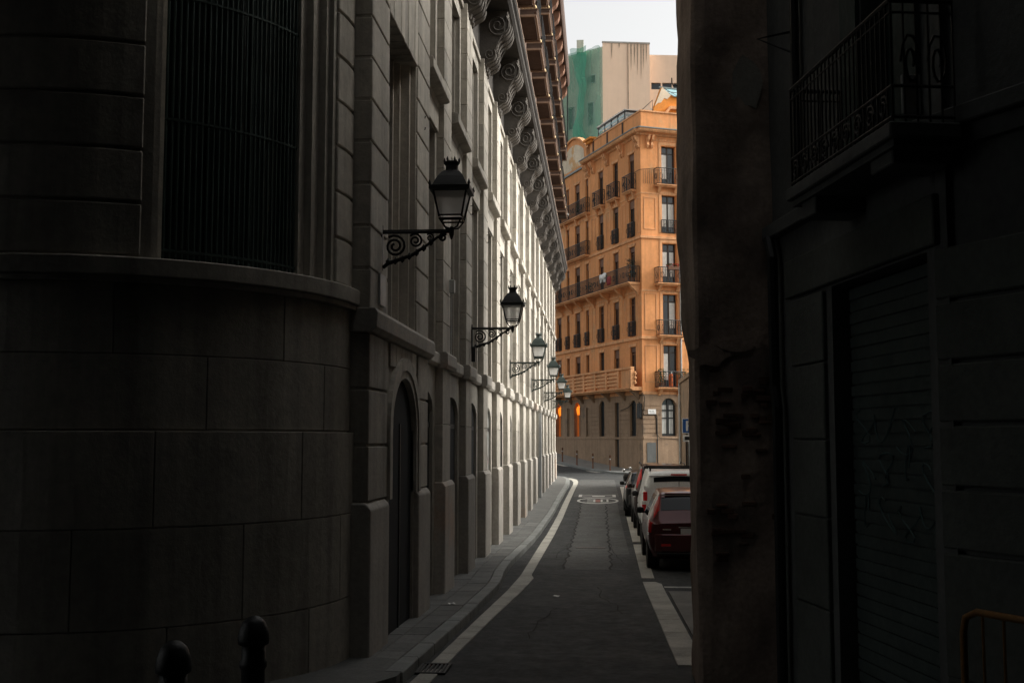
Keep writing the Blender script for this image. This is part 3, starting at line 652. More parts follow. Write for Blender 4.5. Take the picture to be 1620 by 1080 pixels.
# ------------------------------------------------------------------ wall lamps
def make_lamp():
    root = thing('wall_lamp', '', 'lamp')
    MB().box(-.82, -.80, -.035, .035, -.42, .12).build('wall_plate', 'iron', root, .006)
    MB().tube([(-.80, 0, .03), (.0, 0, .03)], .017, 8).tube([(-.80, 0, .055), (-.02, 0, .055)], .008, 6).build('arm', 'iron', root)
    sc_ = MB()
    def spiral(cx, cz, r0, turns, a0, sg, y=0):
        return [(cx + r0 * (1 - i / (turns * 14) * .82) * math.cos(a0 + sg * i / 14 * 2 * PI), y, cz + r0 * (1 - i / (turns * 14) * .82) * math.sin(a0 + sg * i / 14 * 2 * PI)) for i in range(int(turns * 14) + 1)]
    sc_.tube(spiral(-.66, -.13, .13, 2.1, 2.2, -1), .016, 6)
    sc_.tube(spiral(-.42, -.07, .085, 1.8, 2.4, -1), .013, 6)
    sc_.tube(spiral(-.25, -.035, .05, 1.5, 2.4, -1), .010, 6)
    sc_.tube(spiral(-.10, -.035, .05, 1.6, .6, 1), .014, 6)
    sc_.build('scroll', 'iron', root, smooth=True)
    MB().tube([(-.80, 0, -.38), (-.74, 0, -.33), (-.62, 0, -.29), (-.46, 0, -.235), (-.30, 0, -.13), (-.16, 0, -.03), (-.06, 0, .01)], [.022, .026, .024, .022, .018, .016, .012], 7).build('brace', 'iron', root, smooth=True)
    lf = MB()
    for i in range(7):   # acanthus leaf-like knots along the brace
        t_ = i / 6; lf.lathe([(.004, -.04), (.026, -.015), (.03, .01), (.005, .045)], -.74 + .5 * t_, random.uniform(-.012, .012), 6)
        b0 = len(lf.v) - 24
        for q in range(b0, len(lf.v)): x, y, z = lf.v[q]; lf.v[q] = (x, y, z - .31 + .22 * t_ * t_)
    lf.build('leaf_ornament', 'iron', root)
    # lantern on a tapered cage, four sided, turned a little
    ro = PI / 4
    def sq(h, z): return [(h * x, h * y, z) for x, y in ((-1, -1), (1, -1), (1, 1), (-1, 1))]
    lan = MB()
    lan.lathe([(.008, -.06), (.02, -.03), (.03, .0), (.03, .06), (.018, .09)], 0, 0, 8)
    b_, t2 = sq(.128, .185), sq(.188, .475)
    for i in range(4):
        lan.tube([(0, 0, .06), (b_[i][0] * .55, b_[i][1] * .55, .08), (b_[i][0], b_[i][1], .17)], .010, 5)
        lan.tube([b_[i], t2[i]], .013, 5)
        for za, hh in ((.165, .128), (.205, .132)):
            q = sq(hh, za); lan.tube([q[i], q[(i + 1) % 4]], .011, 5)
    lan.build('cage', 'iron', root)
    for i in range(4):
        c0, c1 = sq(.124, .2), sq(.182, .475)
        MB().add([c0[i], c0[(i + 1) % 4], c1[(i + 1) % 4], c1[i]], [(0, 1, 2, 3)]).build('pane', 'lamp_pane', root)
    cap = MB()
    s2 = math.sqrt(2)
    cap.lathe([(.19 * s2, .475), (.235 * s2, .49), (.235 * s2, .535), (.20 * s2, .545), (.175 * s2, .60), (.145 * s2, .66), (.105 * s2, .715), (.08 * s2, .735)], 0, 0, 4, ro)
    cap.build('roof', 'iron', root)
    ch = MB(); ch.lathe([(.085, .735), (.075, .76), (.07, .80), (.095, .83), (.095, .845), (.06, .855), (.02, .86)], 0, 0, 10)
    for i in range(6): a = i * PI / 3; ch.lathe([(.012, .845), (.014, .87), (.002, .90)], .085 * math.cos(a), .085 * math.sin(a), 5)
    ch.build('chimney', 'iron', root)
    for sx_, sy_ in ((-1, -1), (1, -1), (1, 1), (-1, 1)): MB().lathe([(.012, .535), (.02, .55), (.003, .60)], .225 * sx_, .225 * sy_, 5).build('corner_finial', 'iron', root)
    return root
lamp = make_lamp()
lamp_labels = ['largest and nearest black wall lamp on a scrolled iron bracket', 'second nearest wall lamp, where the shaded facade starts to brighten', 'third wall lamp along the pale facade', 'fourth wall lamp along the facade', 'fifth wall lamp, second from the far end', 'smallest and farthest wall lamp, before the orange ground floor']
for i, (y, z, x) in enumerate(zip([12.9, 22.4, 32.0, 41.7, 51.3, 60.9], [4.46, 4.26, 4.22, 4.24, 4.17, 4.13], [-1.70, -1.72, -1.72, -1.70, -1.73, -1.74])):
    o = lamp if i == 0 else copy_tree(lamp)
    o.location = (x, y, z); o['label'] = lamp_labels[i]; o['group'] = 'wall lamps along the stone building'
    if i > 1:
        for c in o.children:
            if c.data.materials[0].name == 'iron': c.material_slots[0].link = 'OBJECT'; c.material_slots[0].material = MATS['iron_green']

# ------------------------------------------------------------------ orange corner building at the bend
KX, KY = 2.82, 76.0; UA = R(90 + 23.09)
OB = thing('orange_building', 'tall orange stucco corner building with iron balconies at the bend', 'building', (KX, KY, 0), UA)
# local axes: x = along the side street face, y = out of that face, z = up; the front face is x = 0 looking towards -x
SE = 26.0; TE = 9.0
def PL(u, z, d): return (u, -d, z)
def PF(t, z, d): return (d, -t, z)
cols = [(1.5, .92), (4.2, .90), (6.85, .88), (9.5, .56), (11.45, 1.0), (13.45, .56), (15.4, 1.0), (17.4, .56)]
rows_ = [(19.05, 21.65), (15.85, 18.45), (12.65, 15.2), (9.05, 11.7), (6.2, 8.35)]
lh = [(c - w_ / 2, c + w_ / 2, a, b) for c, w_ in cols for a, b in rows_]
mb = MB(); holed(mb, 0, SE, 5.3, 23, lh, PL, .24); mb.build('side_wall', 'orange_stucco', OB)
fh = [(1.55, 2.62, a, b) for a, b in ((19.3, 22.0), (16.0, 18.6), (12.6, 15.3), (9.1, 11.85), (5.6, 8.4))]
fh += [(t + 2.9, t + 4.0, a, b) for t, _, a, b in [(1.55, 0, *h[2:4]) for h in fh]]
mb = MB(); holed(mb, 0, TE, 5.3, 23, fh, PF, .30); mb.build('front_wall', 'orange_stucco', OB)
gl = [(1.05, 2.0, 2.33, 4.75, .45), (3.85, 4.5, .1, 4.66), (6.4, 7.3, 2.33, 4.88, .45), (9.5, 9.8, 2.33, 4.45), (11.1, 12.2, 2.33, 4.9, .55), (13.35, 13.65, 2.33, 4.5), (15.0, 16.1, 2.33, 4.9, .55), (17.3, 17.6, 2.33, 4.5)]
mb = MB(); holed(mb, 0, SE, -1, 5.3, gl, PL, .34); mb.build('ground_floor_wall', 'ground_stone', OB)
mb = MB(); holed(mb, 0, TE, -1, 5.3, [(1.38, 2.45, 2.32, 4.86, .53), (4.4, 5.5, 2.32, 4.86, .53)], PF, .34); mb.build('ground_floor_wall', 'ground_stone', OB)
MB().box(.38, SE, -TE, -.38, -1, 23.0).build('core', 'dark_hole', OB)
MB().box(.0, SE, -TE, .0, 23.002, 23.2).build('roof', 'zinc', OB)
# stone joints of the ground floor
for z in (2.55, 2.85, 3.15, 3.45, 3.75, 4.05, 4.35): 
    for a, b in ((0, 1.0), (2.05, 3.75), (4.6, 6.35), (7.35, 9.45)): MB().box(a, b, .001, .035, z, z + .255).build('ashlar_course', 'ground_stone', OB)
    for a, b in ((-0, 1.33), (2.5, 4.3)): MB().box(-.035, -.001, -b, -a - .0, z, z + .255).build('ashlar_course', 'ground_stone', OB)
MB().box(0.02, SE, .0, .06, 2.12, 2.27).box(-.06, -.0, -TE, 0, 2.12, 2.27).build('plinth_band', 'ground_stone', OB, .01)
MB().box(4.6, SE, .0, .03, -1, 2.11).box(-.03, 3.75, .0, .03, -1, 2.11).box(-.03, -.001, -TE, -.001, -1, 2.11).build('plinth', 'ground_stone', OB)
def fwin(a, b, z0, z1, P, glass='glass_dark', frame='wood_brown', curtain=False, d=.24, cross=True, shut=0):
    def bx_(m_, u0, u1, q0, q1, d0, d1):
        p0, p1 = P(u0, q0, d0), P(u1, q1, d1); m_.box(min(p0[0], p1[0]), max(p0[0], p1[0]), min(p0[1], p1[1]), max(p0[1], p1[1]), q0, q1)
    f = MB(); t = .06
    bx_(f, a, a + t, z0, z1, d, d + .05); bx_(f, b - t, b, z0, z1, d, d + .05); bx_(f, a + t, b - t, z1 - t, z1, d, d + .05); bx_(f, a + t, b - t, z0, z0 + .12, d, d + .05)
    if cross: bx_(f, (a + b) / 2 - .04, (a + b) / 2 + .04, z0 + .12, z1 - t, d - .01, d + .04)
    bx_(f, a + t, b - t, z1 - .5, z1 - .44, d + .002, d + .04)
    o = f.build('window', frame, OB)
    g_ = MB(); bx_(g_, a + .02, b - .02, z0 + .02, z1 - .02, d + .03, d + .045); g_.build('pane', glass, o)
    if shut:
        g_ = MB(); bx_(g_, a + .03, b - .03, z1 - shut, z1 - .02, d - .06, d - .02); g_.build('roller_blind', 'wood_brown', o)
    if curtain:
        for u0, u1 in curtain:
            g_ = MB(); N_ = 9
            for i in range(N_): bx_(g_, u0 + (u1 - u0) * i / N_, u0 + (u1 - u0) * (i + .95) / N_, z0 + .5, z1 - .55, d + .012 + .008 * (i % 2), d + .028)
            g_.build('curtain', 'curtain', o)
    return o
for (c, w_) in cols:
    for a, b in rows_:
        fwin(c - w_ / 2, c + w_ / 2, a, b, PL, d=.15, shut=random.choice([.35, .45, .6, 0]), frame=random.choice(['wood_brown', 'wood_dark']))
        MB().prism([(c - w_ / 2 - .12, b + .02), (c + w_ / 2 + .12, b + .02), (c + w_ / 2 + .14, b + .2), (c - w_ / 2 - .14, b + .2)], 'y', .001, .03).build('window_head', 'orange_trim', OB)
for i, (a, b, z0, z1) in enumerate(fh):
    cur = None
    if i == 0: cur = [(1.62, 2.05)]
    if i == 1: cur = [(1.62, 2.02), (2.14, 2.55)]
    if i == 2: cur = [(1.62, 2.0), (2.2, 2.5)]
    if i == 3: cur = [(2.15, 2.55)]
    if i == 4: cur = [(1.62, 2.0)]
    fwin(a, b, z0, z1, PF, curtain=cur, frame='wood_dark')
    for u0, u1, q0, q1 in ((a - .22, a - .05, z0, z1 + .25), (b + .05, b + .2, z0, z1 + .25), (a - .05, b + .05, z1 + .06, z1 + .25)):
        MB().box(-.03, -.001, -u1, -u0, q0, q1).build('window_surround', 'orange_trim', OB)
for i, h in enumerate(gl):
    a, b, z0, z1 = h[:4]
    if i in (4, 6):
        o = MB().box(a, b, -.30, -.27, z0, z1).build('lit_window', 'warm_glow', OB)
        MB().box(a + .22, b - .30, -.268, -.24, z0, z1 - 1.0).build('dark_leaf', 'wood_dark', o)
        MB().box(a + .14, a + .19, -.268, -.23, z0, z1 - .5).box(b - .19, b - .14, -.268, -.23, z0, z1 - .5).box(a + .19, b - .19, -.268, -.23, z1 - 1.0, z1 - .95).build('frame', 'wood_brown', o)
        dm = MB()
        for q in range(5): dm.lathe([(.03, z1 - .95 + .12 * (q % 2)), (.09, z1 - .75), (.12, z1 - .5), (.05, z1 - .3)], a + .25 + q * (b - a - .5) / 4, -.18, 7)
        dm.build('drape', 'warm_drape', o)
    elif i == 1:
        o = MB().box(a, b, -.17, -.12, z0, z1).build('door', 'iron', OB); MB().box(a + .08, b - .08, -.119, -.10, .5, 2.2).box(a + .08, b - .08, -.119, -.10, 2.4, 4.4).build('door_panel', 'iron', o); MB().lathe([(.02, 1.3), (.035, 1.33), (.02, 1.36)], a + .1, -.08, 8).build('handle', 'gold', o)
    else:
        o = MB().box(a, b, -.17, -.12, z0, z1).build('window', 'glass_dark', OB)
        gm = MB()
        for q in range(5 if b - a > .5 else 2): gm.box(a + (q + .5) * (b - a) / (5 if b - a > .5 else 2) - .012, a + (q + .5) * (b - a) / (5 if b - a > .5 else 2) + .012, -.11, -.09, z0, z1 - .1)
        gm.build('grille', 'iron', o)
    MB().box(a - .14, a - .01, .001, .035, z0, z1 - (.4 if len(h) > 4 else 0)).box(b + .01, b + .14, .001, .035, z0, z1 - (.4 if len(h) > 4 else 0)).build('window_surround', 'ground_stone', OB)
for t0 in (1.38, 4.4):
    t1 = t0 + 1.07
    o = MB().box(.27, .30, -t1, -t0, 2.32, 4.86).build('window', 'glass_old', OB)
    MB().box(.2, .269, -t0 - .09, -t0, 2.32, 4.4).box(.2, .269, -t1, -t1 + .09, 2.32, 4.4).box(.2, .268, -(t0 + t1) / 2 - .07, -(t0 + t1) / 2 + .07, 2.44, 4.82).box(.2, .267, -t1 + .09, -t0 - .09, 4.0, 4.1).box(.2, .267, -t1 + .09, -t0 - .09, 3.5, 3.57).box(.19, .269, -t1, -t0, 2.32, 2.45).build('frame', 'iron', o)
    g_ = MB()
    for q in range(8): g_.box(.262, .268, -t1 + .12 + q * .108, -t1 + .20 + q * .108, 2.5, 4.4)
    g_.build('curtain', 'curtain', o)
# horizontal bands
for z0, z1, pr_ in ((8.78, 8.98, .10), (15.58, 15.76, .08), (11.98, 12.12, .03), (18.62, 18.72, .03), (5.1, 5.3, .05)):
    MB().box(-pr_, SE, .001, pr_, z0, z1).box(-pr_, -.001, -TE, 0, z0, z1).build('band', 'orange_trim', OB, .01)
# pilaster strips and sunk panels
for s0, s1 in ((.08, .62), (2.55, 3.15), (5.15, 5.8), (7.9, 8.6)):
    for z0, z1 in ((16.0, 18.4), (9.3, 11.8)):
        m_ = MB().box(s0, s1, .001, .03, z0, z0 + .06).box(s0, s1, .001, .03, z1 - .06, z1).box(s0, s0 + .06, .001, .03, z0 + .06, z1 - .06).box(s1 - .06, s1, .001, .03, z0 + .06, z1 - .06); m_.build('panel_moulding', 'orange_trim', OB)
for t0, t1 in ((.2, 1.1),):
    for z0, z1 in ((16.2, 18.4), (9.4, 11.9), (5.9, 8.4)):
        MB().box(-.03, -.001, -t1, -t0, z0, z0 + .06).box(-.03, -.001, -t1, -t0, z1 - .06, z1).box(-.03, -.001, -t0 - .06, -t0, z0 + .06, z1 - .06).box(-.03, -.001, -t1, -t1 + .06, z0 + .06, z1 - .06).build('panel_moulding', 'orange_trim', OB)
for z0, z1 in ((5.3, 22.6),): MB().box(-.035, .5, .001, .035, z0, 8.75).box(-.035, .5, .001, .035, 9.0, 11.97).box(-.035, -.001, -.1, .0, z0, 8.75).build('corner_strip', 'orange_stucco', OB)
# balconies
def rail_local(mb, pts, z0, z1, step=.165, fancy=True):
    for (x0, y0), (x1, y1) in zip(pts, pts[1:]):
        ln = math.hypot(x1 - x0, y1 - y0); n_ = max(2, int(ln / step))
        for i in range(n_ + 1):
            x, y = x0 + (x1 - x0) * i / n_, y0 + (y1 - y0) * i / n_; mb.box(x - .014, x + .014, y - .014, y + .014, z0, z1)
        mb.tube([(x0, y0, z1), (x1, y1, z1)], .032, 5); mb.tube([(x0, y0, z0 + .05), (x1, y1, z0 + .05)], .022, 4); mb.tube([(x0, y0, z1 - .16), (x1, y1, z1 - .16)], .011, 4)
        if fancy:
            for i in range(max(1, int(ln / .55))):
                f_ = (i + .5) / max(1, int(ln / .55)); x, y = x0 + (x1 - x0) * f_, y0 + (y1 - y0) * f_; dx, dy = (x1 - x0) / ln, (y1 - y0) / ln
                mb.tube([(x + dx * .13 * math.cos(a), y + dy * .13 * math.cos(a), (z0 + z1) / 2 + .2 * math.sin(a)) for a in [q * PI / 5 for q in range(10)]], .018, 4, closed=True)
def balcony(s0, s1, z, pr_=.32, h=1.05, side='L', name='balcony', brackets=True, slab='orange_trim'):
    if side == 'L':
        b = MB().prism([(0, z - .16), (pr_ - .1, z - .16), (pr_ - .06, z - .10), (pr_ + .03, z - .06), (pr_ + .03, z), (0, z)], 'x', s0, s1); o = b.build(name, slab, OB)
        r_ = MB(); rail_local(r_, [(s0 + .03, .02), (s0 + .03, pr_ - .02), (s1 - .03, pr_ - .02), (s1 - .03, .02)], z, z + h); r_.build('railing', 'iron', o)
        if brackets:
            nb = max(2, int((s1 - s0) / 2.2) + 1)
            for i in range(nb):
                c = s0 + .22 + (s1 - s0 - .44) * i / (nb - 1); MB().prism([(0, z - .65), (.08, z - .62), (.16, z - .45), (pr_ * .6, z - .3), (pr_ - .1, z - .165), (0, z - .165)], 'x', c - .1, c + .1).build('bracket', 'orange_trim', o)
    else:
        b = MB().prism([(0, z - .16), (-pr_ + .1, z - .16), (-pr_ + .06, z - .10), (-pr_ - .03, z - .06), (-pr_ - .03, z), (0, z)], 'y', -s1, -s0); o = b.build(name, slab, OB)
        r_ = MB(); rail_local(r_, [(-.02, -s0 - .03), (-pr_ + .02, -s0 - .03), (-pr_ + .02, -s1 + .03), (-.02, -s1 + .03)], z, z + h); r_.build('railing', 'iron', o)
        if brackets:
            for c in (s0 + .3, s1 - .3): MB().prism([(0, z - .55), (-.08, z - .52), (-.16, z - .4), (-pr_ + .1, z - .165), (0, z - .165)], 'y', -c - .1, -c + .1).build('bracket', 'orange_trim', o)
    return o
for c in (1.5, 4.2, 6.85): balcony(c - .78, c + .78, 19.05, .38, 1.1)
balcony(8.9, 16.2, 19.05, .36, 1.1)
balcony(8.9, 16.2, 15.85, .42, 1.0, brackets=False)
lb = balcony(.25, 16.4, 12.62, .85, 1.08, brackets=False)
for c in (.45, 2.9, 5.5, 8.1, 10.5, 12.5, 14.5): MB().prism([(0, 11.75), (.1, 11.78), (.2, 12.0), (.5, 12.2), (.72, 12.455), (0, 12.455)], 'x', c - .13, c + .13).build('bracket', 'orange_trim', lb)
def window_guard(c, w_, z):
    r_ = MB(); rail_local(r_, [(c - w_ / 2 - .05, .01), (c - w_ / 2 - .05, .12), (c + w_ / 2 + .05, .12), (c + w_ / 2 + .05, .01)], z, z + .95); r_.build('window_guard', 'iron', OB)
for c, w_ in cols[:3]: window_guard(c, w_, 15.9)
for c, w_ in cols: window_guard(c, w_, 9.1)
balcony(1.0, 2.85, 19.28, .42, 1.1, 'F'); balcony(.95, 2.9, 12.55, .55, 1.05, 'F'); balcony(1.05, 2.85, 9.05, .45, 1.0, 'F'); balcony(.9, 2.9, 5.55, .55, 1.05, 'F')
r_ = MB(); rail_local(r_, [(-.05, -1.5), (-.08, -2.7)], 16.02, 16.9); r_.build('window_guard', 'iron', OB)
# rail linking the top balconies round the corner
r_ = MB(); r_.tube([(.72, .12, 20.2), (.0, .12, 20.22), (-.1, .0, 20.24), (-.1, -1.0, 20.4)], .02, 5)
for i in range(6): r_.box(-.11, -.09, -.15 - i * .15, -.135 - i * .15, 19.3, 20.3)
r_.tube([(.72, .12, 19.1), (2.3, .12, 19.1)], .015, 4); r_.build('linking_rail', 'iron', OB)
# closed stone balcony over the ground floor
tb = MB().prism([(0, 5.36), (.72, 5.36), (.78, 5.44), (.90, 5.47), (.90, 5.56), (.70, 5.58), (.70, 6.74), (.86, 6.78), (.86, 6.92), (.60, 6.92), (.60, 5.6), (0, 5.6)], 'x', .02, 16.4).build('stone_balcony', 'orange_trim', OB)
for i in range(7):
    s0 = 2.15 + i * 2.05
    MB().box(s0 - .14, s0 + .14, .70, .86, 5.58, 6.74).build('pier', 'orange_trim', tb, .01)
    for z in (5.74, 5.99, 6.24, 6.49): MB().box(s0 + .14, s0 + 1.91, .701, .82, z, z + .15).build('slat', 'orange_trim', tb)
MB().box(.02, .3, .70, .86, 5.58, 6.74).build('pier', 'orange_trim', tb)
for z in (5.75, 6.05, 6.35): MB().lathe([(.03, z), (.09, z + .06), (.1, z + .15), (.05, z + .24), (.03, z + .28)], .0, .55, 8).build('baluster', 'orange_trim', tb)
for c in (.6, 2.9, 5.5, 8.3, 10.5, 12.8, 15): MB().prism([(0, 4.75), (.1, 4.8), (.3, 5.05), (.7, 5.355), (0, 5.355)], 'x', c - .12, c + .12).build('bracket', 'ground_stone', tb)
# main cornice, brackets, parapet
MB().prism([(0, 22.6), (.10, 22.62), (.16, 22.72), (.45, 22.78), (.52, 22.86), (.55, 22.98), (0, 23.05)], 'x', -.2, 9.6).build('cornice', 'orange_trim', OB)
MB().prism([(0, 22.62), (-.12, 22.64), (-.18, 22.74), (-.47, 22.80), (-.54, 22.88), (-.57, 23.0), (0, 23.07)], 'y', -TE, .3).build('cornice', 'orange_trim', OB)
MB().prism([(.0, 23.052), (.60, 22.985), (.60, 23.05), (0, 23.14)], 'x', -.2, 9.7).prism([(.0, 23.072), (-.62, 23.005), (-.62, 23.07), (0, 23.16)], 'y', -TE, .35).build('cornice_flashing', 'zinc', OB)
bm_ = MB().prism([(0, 21.75), (.08, 21.78), (.2, 21.95), (.16, 22.15), (.32, 22.3), (.42, 22.6), (0, 22.6)], 'x', -.08, .08).mesh('bracket')
for c in (.15, .45, 2.75, 3.05, 5.4, 5.7, 7.95, 8.25, 8.95, 9.2, 9.45): obj('bracket', bm_, 'orange_trim', OB).location = (c, .001, 0)
for t_ in (.5, .8): q = obj('bracket', bm_, 'orange_trim', OB); q.location = (-.001, -t_, 0); q.rotation_euler = (0, 0, PI / 2)
zg = MB()
for i in range(9): zg.prism([(-(1.0 + i * .22) - .1, 22.3), (-(1.0 + i * .22) + .1, 22.3), (-(1.0 + i * .22), 22.52)], 'x', -.03, -.001)
zg.build('zigzag_frieze', 'orange_trim', OB)
pp = MB().box(-.05, 9.6, -.25, -.02, 23.15, 24.25).box(-.05, .2, -TE, -.26, 23.17, 24.25).build('parapet', 'orange_stucco', OB)
MB().box(-.1, 9.6, -.3, .03, 24.26, 24.36).box(-.12, .25, -TE, -.31, 24.26, 24.36).build('coping', 'orange_trim', pp)
for s0 in (2.9, 5.6, 8.2): MB().box(s0 - .1, s0 + .1, -.02, .03, 23.16, 24.25).build('parapet_pier', 'brown_render', pp)
# curved gable
def gz_(s): t_ = (s - 12.3) / 2.9; return 24.0 + (1.35 * math.cos(t_ * PI / 2) ** .8 if abs(t_) < 1 else 0)
ss = [8.9 + i * .2 for i in range(35)]
MB().prism([(s, gz_(s)) for s in ss] + [(15.7, 22.9), (8.9, 22.9)], 'y', -.3, -.02).build('gable', 'orange_stucco', OB)
MB().prism([(s, gz_(s) - .45) for s in ss if 9.9 < s < 14.8] + [(14.8, 23.0), (9.9, 23.0)], 'y', -.019, .01).build('gable_panel', 'peeled_stucco', OB)
cpm = MB(); cpm.grid([[(s, -.32, gz_(s) + .02), (s, .12, gz_(s) + .02), (s, .12, gz_(s) + .16), (s, -.32, gz_(s) + .16), (s, -.32, gz_(s) + .02)] for s in ss]); cpm.build('gable_coping', 'orange_trim', OB)
MB().box(8.0, 9.4, -.4, .35, 24.4, 24.55).box(8.2, 9.2, -.35, .2, 24.2, 24.398).build('gable_cap', 'orange_bright', OB)
MB().box(9.65, SE, .001, .12, 22.66, 22.8).build('band', 'zinc', OB)
# drainpipe
MB().tube([(-.1, -2.82, 0), (-.1, -2.82, 23)], .06, 8).build('drainpipe', 'plaque_grey', OB)
# roof: pergola with slatted panels, hut with glass roof
pg = thing('roof_pergola', 'dark slatted glass pergola standing on the orange building roof terrace', 'pergola', (KX, KY, 23.2), UA)
for s0 in (4.7, 5.9, 7.1, 8.3, 9.5):
    for y in (-1.0, -2.6): MB().box(s0 - .04, s0 + .04, y - .04, y + .04, 0, 2.42).build('post', 'iron', pg)
for i in range(18): MB().box(4.5 + i * .29, 4.62 + i * .29, -2.8, -.85, 2.52, 2.57).build('slat', 'plaque_grey', pg)
MB().box(4.5, 9.7, -1.05, -.95, 2.42, 2.519).box(4.5, 9.7, -2.65, -2.55, 2.42, 2.519).box(4.6, 4.72, -2.54, -1.06, 2.42, 2.519).build('beam', 'iron', pg)
for s0 in (4.75, 5.95, 7.15, 8.35):
    for q in range(6): MB().box(s0, s0 + 1.1, -1.01, -.98, .55 + q * .31, .72 + q * .31).build('louvre', 'roof_glass' if q % 2 else 'zinc', pg)
for q in range(6): MB().box(4.68, 4.71, -2.5, -1.1, .55 + q * .31, .70 + q * .31).build('louvre', 'zinc' if q % 2 else 'roof_glass', pg)
ht = thing('roof_hut', 'bright orange rooftop hut with pale gable and blue glass roof', 'rooftop hut', (KX, KY, 23.2), UA)
MB().prism([(-2.3, 0), (-2.75, 2.4), (-3.45, 4.15), (-4.3, 3.5), (-9, 3.4), (-9, 0)], 'x', 3.6, 3.95).build('wall', 'orange_bright', ht)
MB().box(3.96, 7, -9, -4.6, 0, 3.9).build('wall', 'orange_bright', ht)
MB().prism([(-2.85, 2.7), (-3.45, 4.16), (-4.15, 3.62), (-3.85, 3.3), (-3.6, 3.35), (-3.35, 3.0), (-3.1, 2.95)], 'x', 3.57, 3.598).build('pale_patch', 'peeled_stucco', ht)
MB().hexa([(4.05, -3.5, 4.20), (4.05, -9, 4.20), (3.45, -9, 3.42), (3.45, -4.3, 3.52), (4.05, -3.5, 4.25), (4.05, -9, 4.25), (3.45, -9, 3.47), (3.45, -4.3, 3.57)]).build('glass_roof', 'roof_glass', ht)
MB().box(4.0, 4.15, -9, -3.45, 4.255, 4.34).tube([(3.75, -3.9, 3.92), (3.75, -9, 3.86)], .03, 5).build('ridge', 'zinc', ht)
for q in range(5): MB().tube([(4.05, -3.8 - q, 4.27), (3.45, -4.6 - q, 3.56)], .025, 5).build('glazing_bar', 'zinc', ht)
MB().prism([(-3.0, 1.3), (-4.0, 2.55), (-9, 2.6), (-9, 2.8), (-3.95, 2.75), (-2.85, 1.4)], 'x', 3.3, 3.56).build('string', 'orange_trim', ht)
hr = MB(); hr.tube([(3.2, -.6, 1.2), (3.2, -2.5, 3.0), (3.2, -2.5, 1.0)], .03, 4); hr.tube([(3.2, -.6, 1.2), (3.2, -.6, .0)], .03, 4)
tag(hr.build('roof_rail', 'iron'), 'thin metal handrail on the orange building roof beside the hut', 'handrail'); hr_o = bpy.data.objects['roof_rail']; hr_o.location = (KX, KY, 23.2); hr_o.rotation_euler = (0, 0, UA)
# things on its balconies
def at_ob(s, y, z):
    c_, s_ = math.cos(UA), math.sin(UA); return (KX + s * c_ - y * s_, KY + s * s_ + y * c_, z)
def leafy(name, label, cat, loc, r_, h, nleaf, lm_, pot=None, potm='wood_brown', flower=None, box=None):
    t = thing(name, label, cat, loc, UA)
    if box: MB().box(-box[0] / 2, box[0] / 2, -box[1] / 2, box[1] / 2, 0, .2).build('planter', potm, t, .01)
    elif pot: MB().lathe([(r_ * .45, 0), (r_ * .6, .02), (r_ * .7, pot), (r_ * .62, pot), (r_ * .5, pot * .8)], 0, 0, 12).build('pot', potm, t)
    z0 = .2 if box else (pot or 0)
    m_ = MB(); fl = MB()
    for i in range(nleaf):
        a = random.uniform(0, 2 * PI); q = random.random() ** .5 * r_; zc = z0 + random.random() * h
        x = q * math.cos(a) if not box else random.uniform(-.5, .5) * box[0]; y = q * math.sin(a) if not box else random.uniform(-.6, .6) * box[1]
        s_ = random.uniform(.04, .09); v = Vector((random.uniform(-1, 1), random.uniform(-1, 1), random.uniform(-.3, 1))).normalized(); w_ = v.cross(Vector((.3, .5, .8))).normalized()
        c = Vector((x, y, zc)); (fl if flower and random.random() < .5 else m_).add([c - v * s_, c + w_ * s_ * .45, c + v * s_, c - w_ * s_ * .45], [(0, 1, 2, 3)])
    m_.build('leaves', lm_, t)
    if fl.v: fl.build('flowers', flower, t)
    return t
leafy('potted_plant', 'dark blue green potted shrub at the corner end of the long balcony', 'plant', at_ob(.7, .45, 12.63), .34, 1.25, 420, 'leaf_blue', .35)
leafy('window_box', 'window box of red flowers on the front balcony rail', 'window box', at_ob(-.48, -2.1, 13.45), .5, .22, 200, 'leaf', flower='petal', box=(.24, .8))
leafy('potted_plant', 'bushy green plant on the lowest front balcony behind its rail', 'plant', at_ob(-.3, -1.25, 5.56), .26, .95, 240, 'leaf', .3)
leafy('potted_plant', 'spindly plant spilling over the right end of the lowest front balcony', 'plant', at_ob(-.5, -2.75, 5.56), .42, 1.0, 160, 'leaf', .3)
leafy('potted_plant', 'small green plant on the top left balcony of the orange building', 'plant', at_ob(10.6, .2, 19.06), .2, .6, 120, 'leaf', .25)
leafy('potted_plant', 'small leafy plant at the middle of the long balcony', 'plant', at_ob(7.6, .5, 12.63), .22, .7, 140, 'leaf', .25)
gbt = thing('gas_bottle', 'orange gas bottle standing on the lowest front balcony', 'gas bottle', at_ob(-.3, -1.95, 5.56), 0)
MB().lathe([(.13, 0), (.15, .03), (.155, .1), (.155, .75), (.13, .86), (.06, .92), (.03, .93)], 0, 0, 14).build('body', 'gas_orange', gbt, smooth=True); MB().lathe([(.05, .9), (.07, .92), (.07, 1.02), (.05, 1.03)], 0, 0, 10).build('valve_collar', 'plaque_grey', gbt)
cl = MB(); rows = []
for i in range(9):
    rows.append([(s, .83 + (.10 if j < 3 else 0) * math.sin(s * 9) * .5 + (.05 if j == 3 else (.1 if j > 3 else -.02)), 13.75 - abs(j - 3) * .2 + .04 * math.sin(s * 7 + j)) for j in range(6) for s in [5.05 - i * .14]])
cl.grid(rows); o = cl.build('cloth', 'cloth_white', None, smooth=True); o.location = (KX, KY, 0); o.rotation_euler = (0, 0, UA); o.modifiers.new('s', 'SOLIDIFY').thickness = .03
tag(o, 'white cloth hung over the rail of the long balcony', 'laundry')
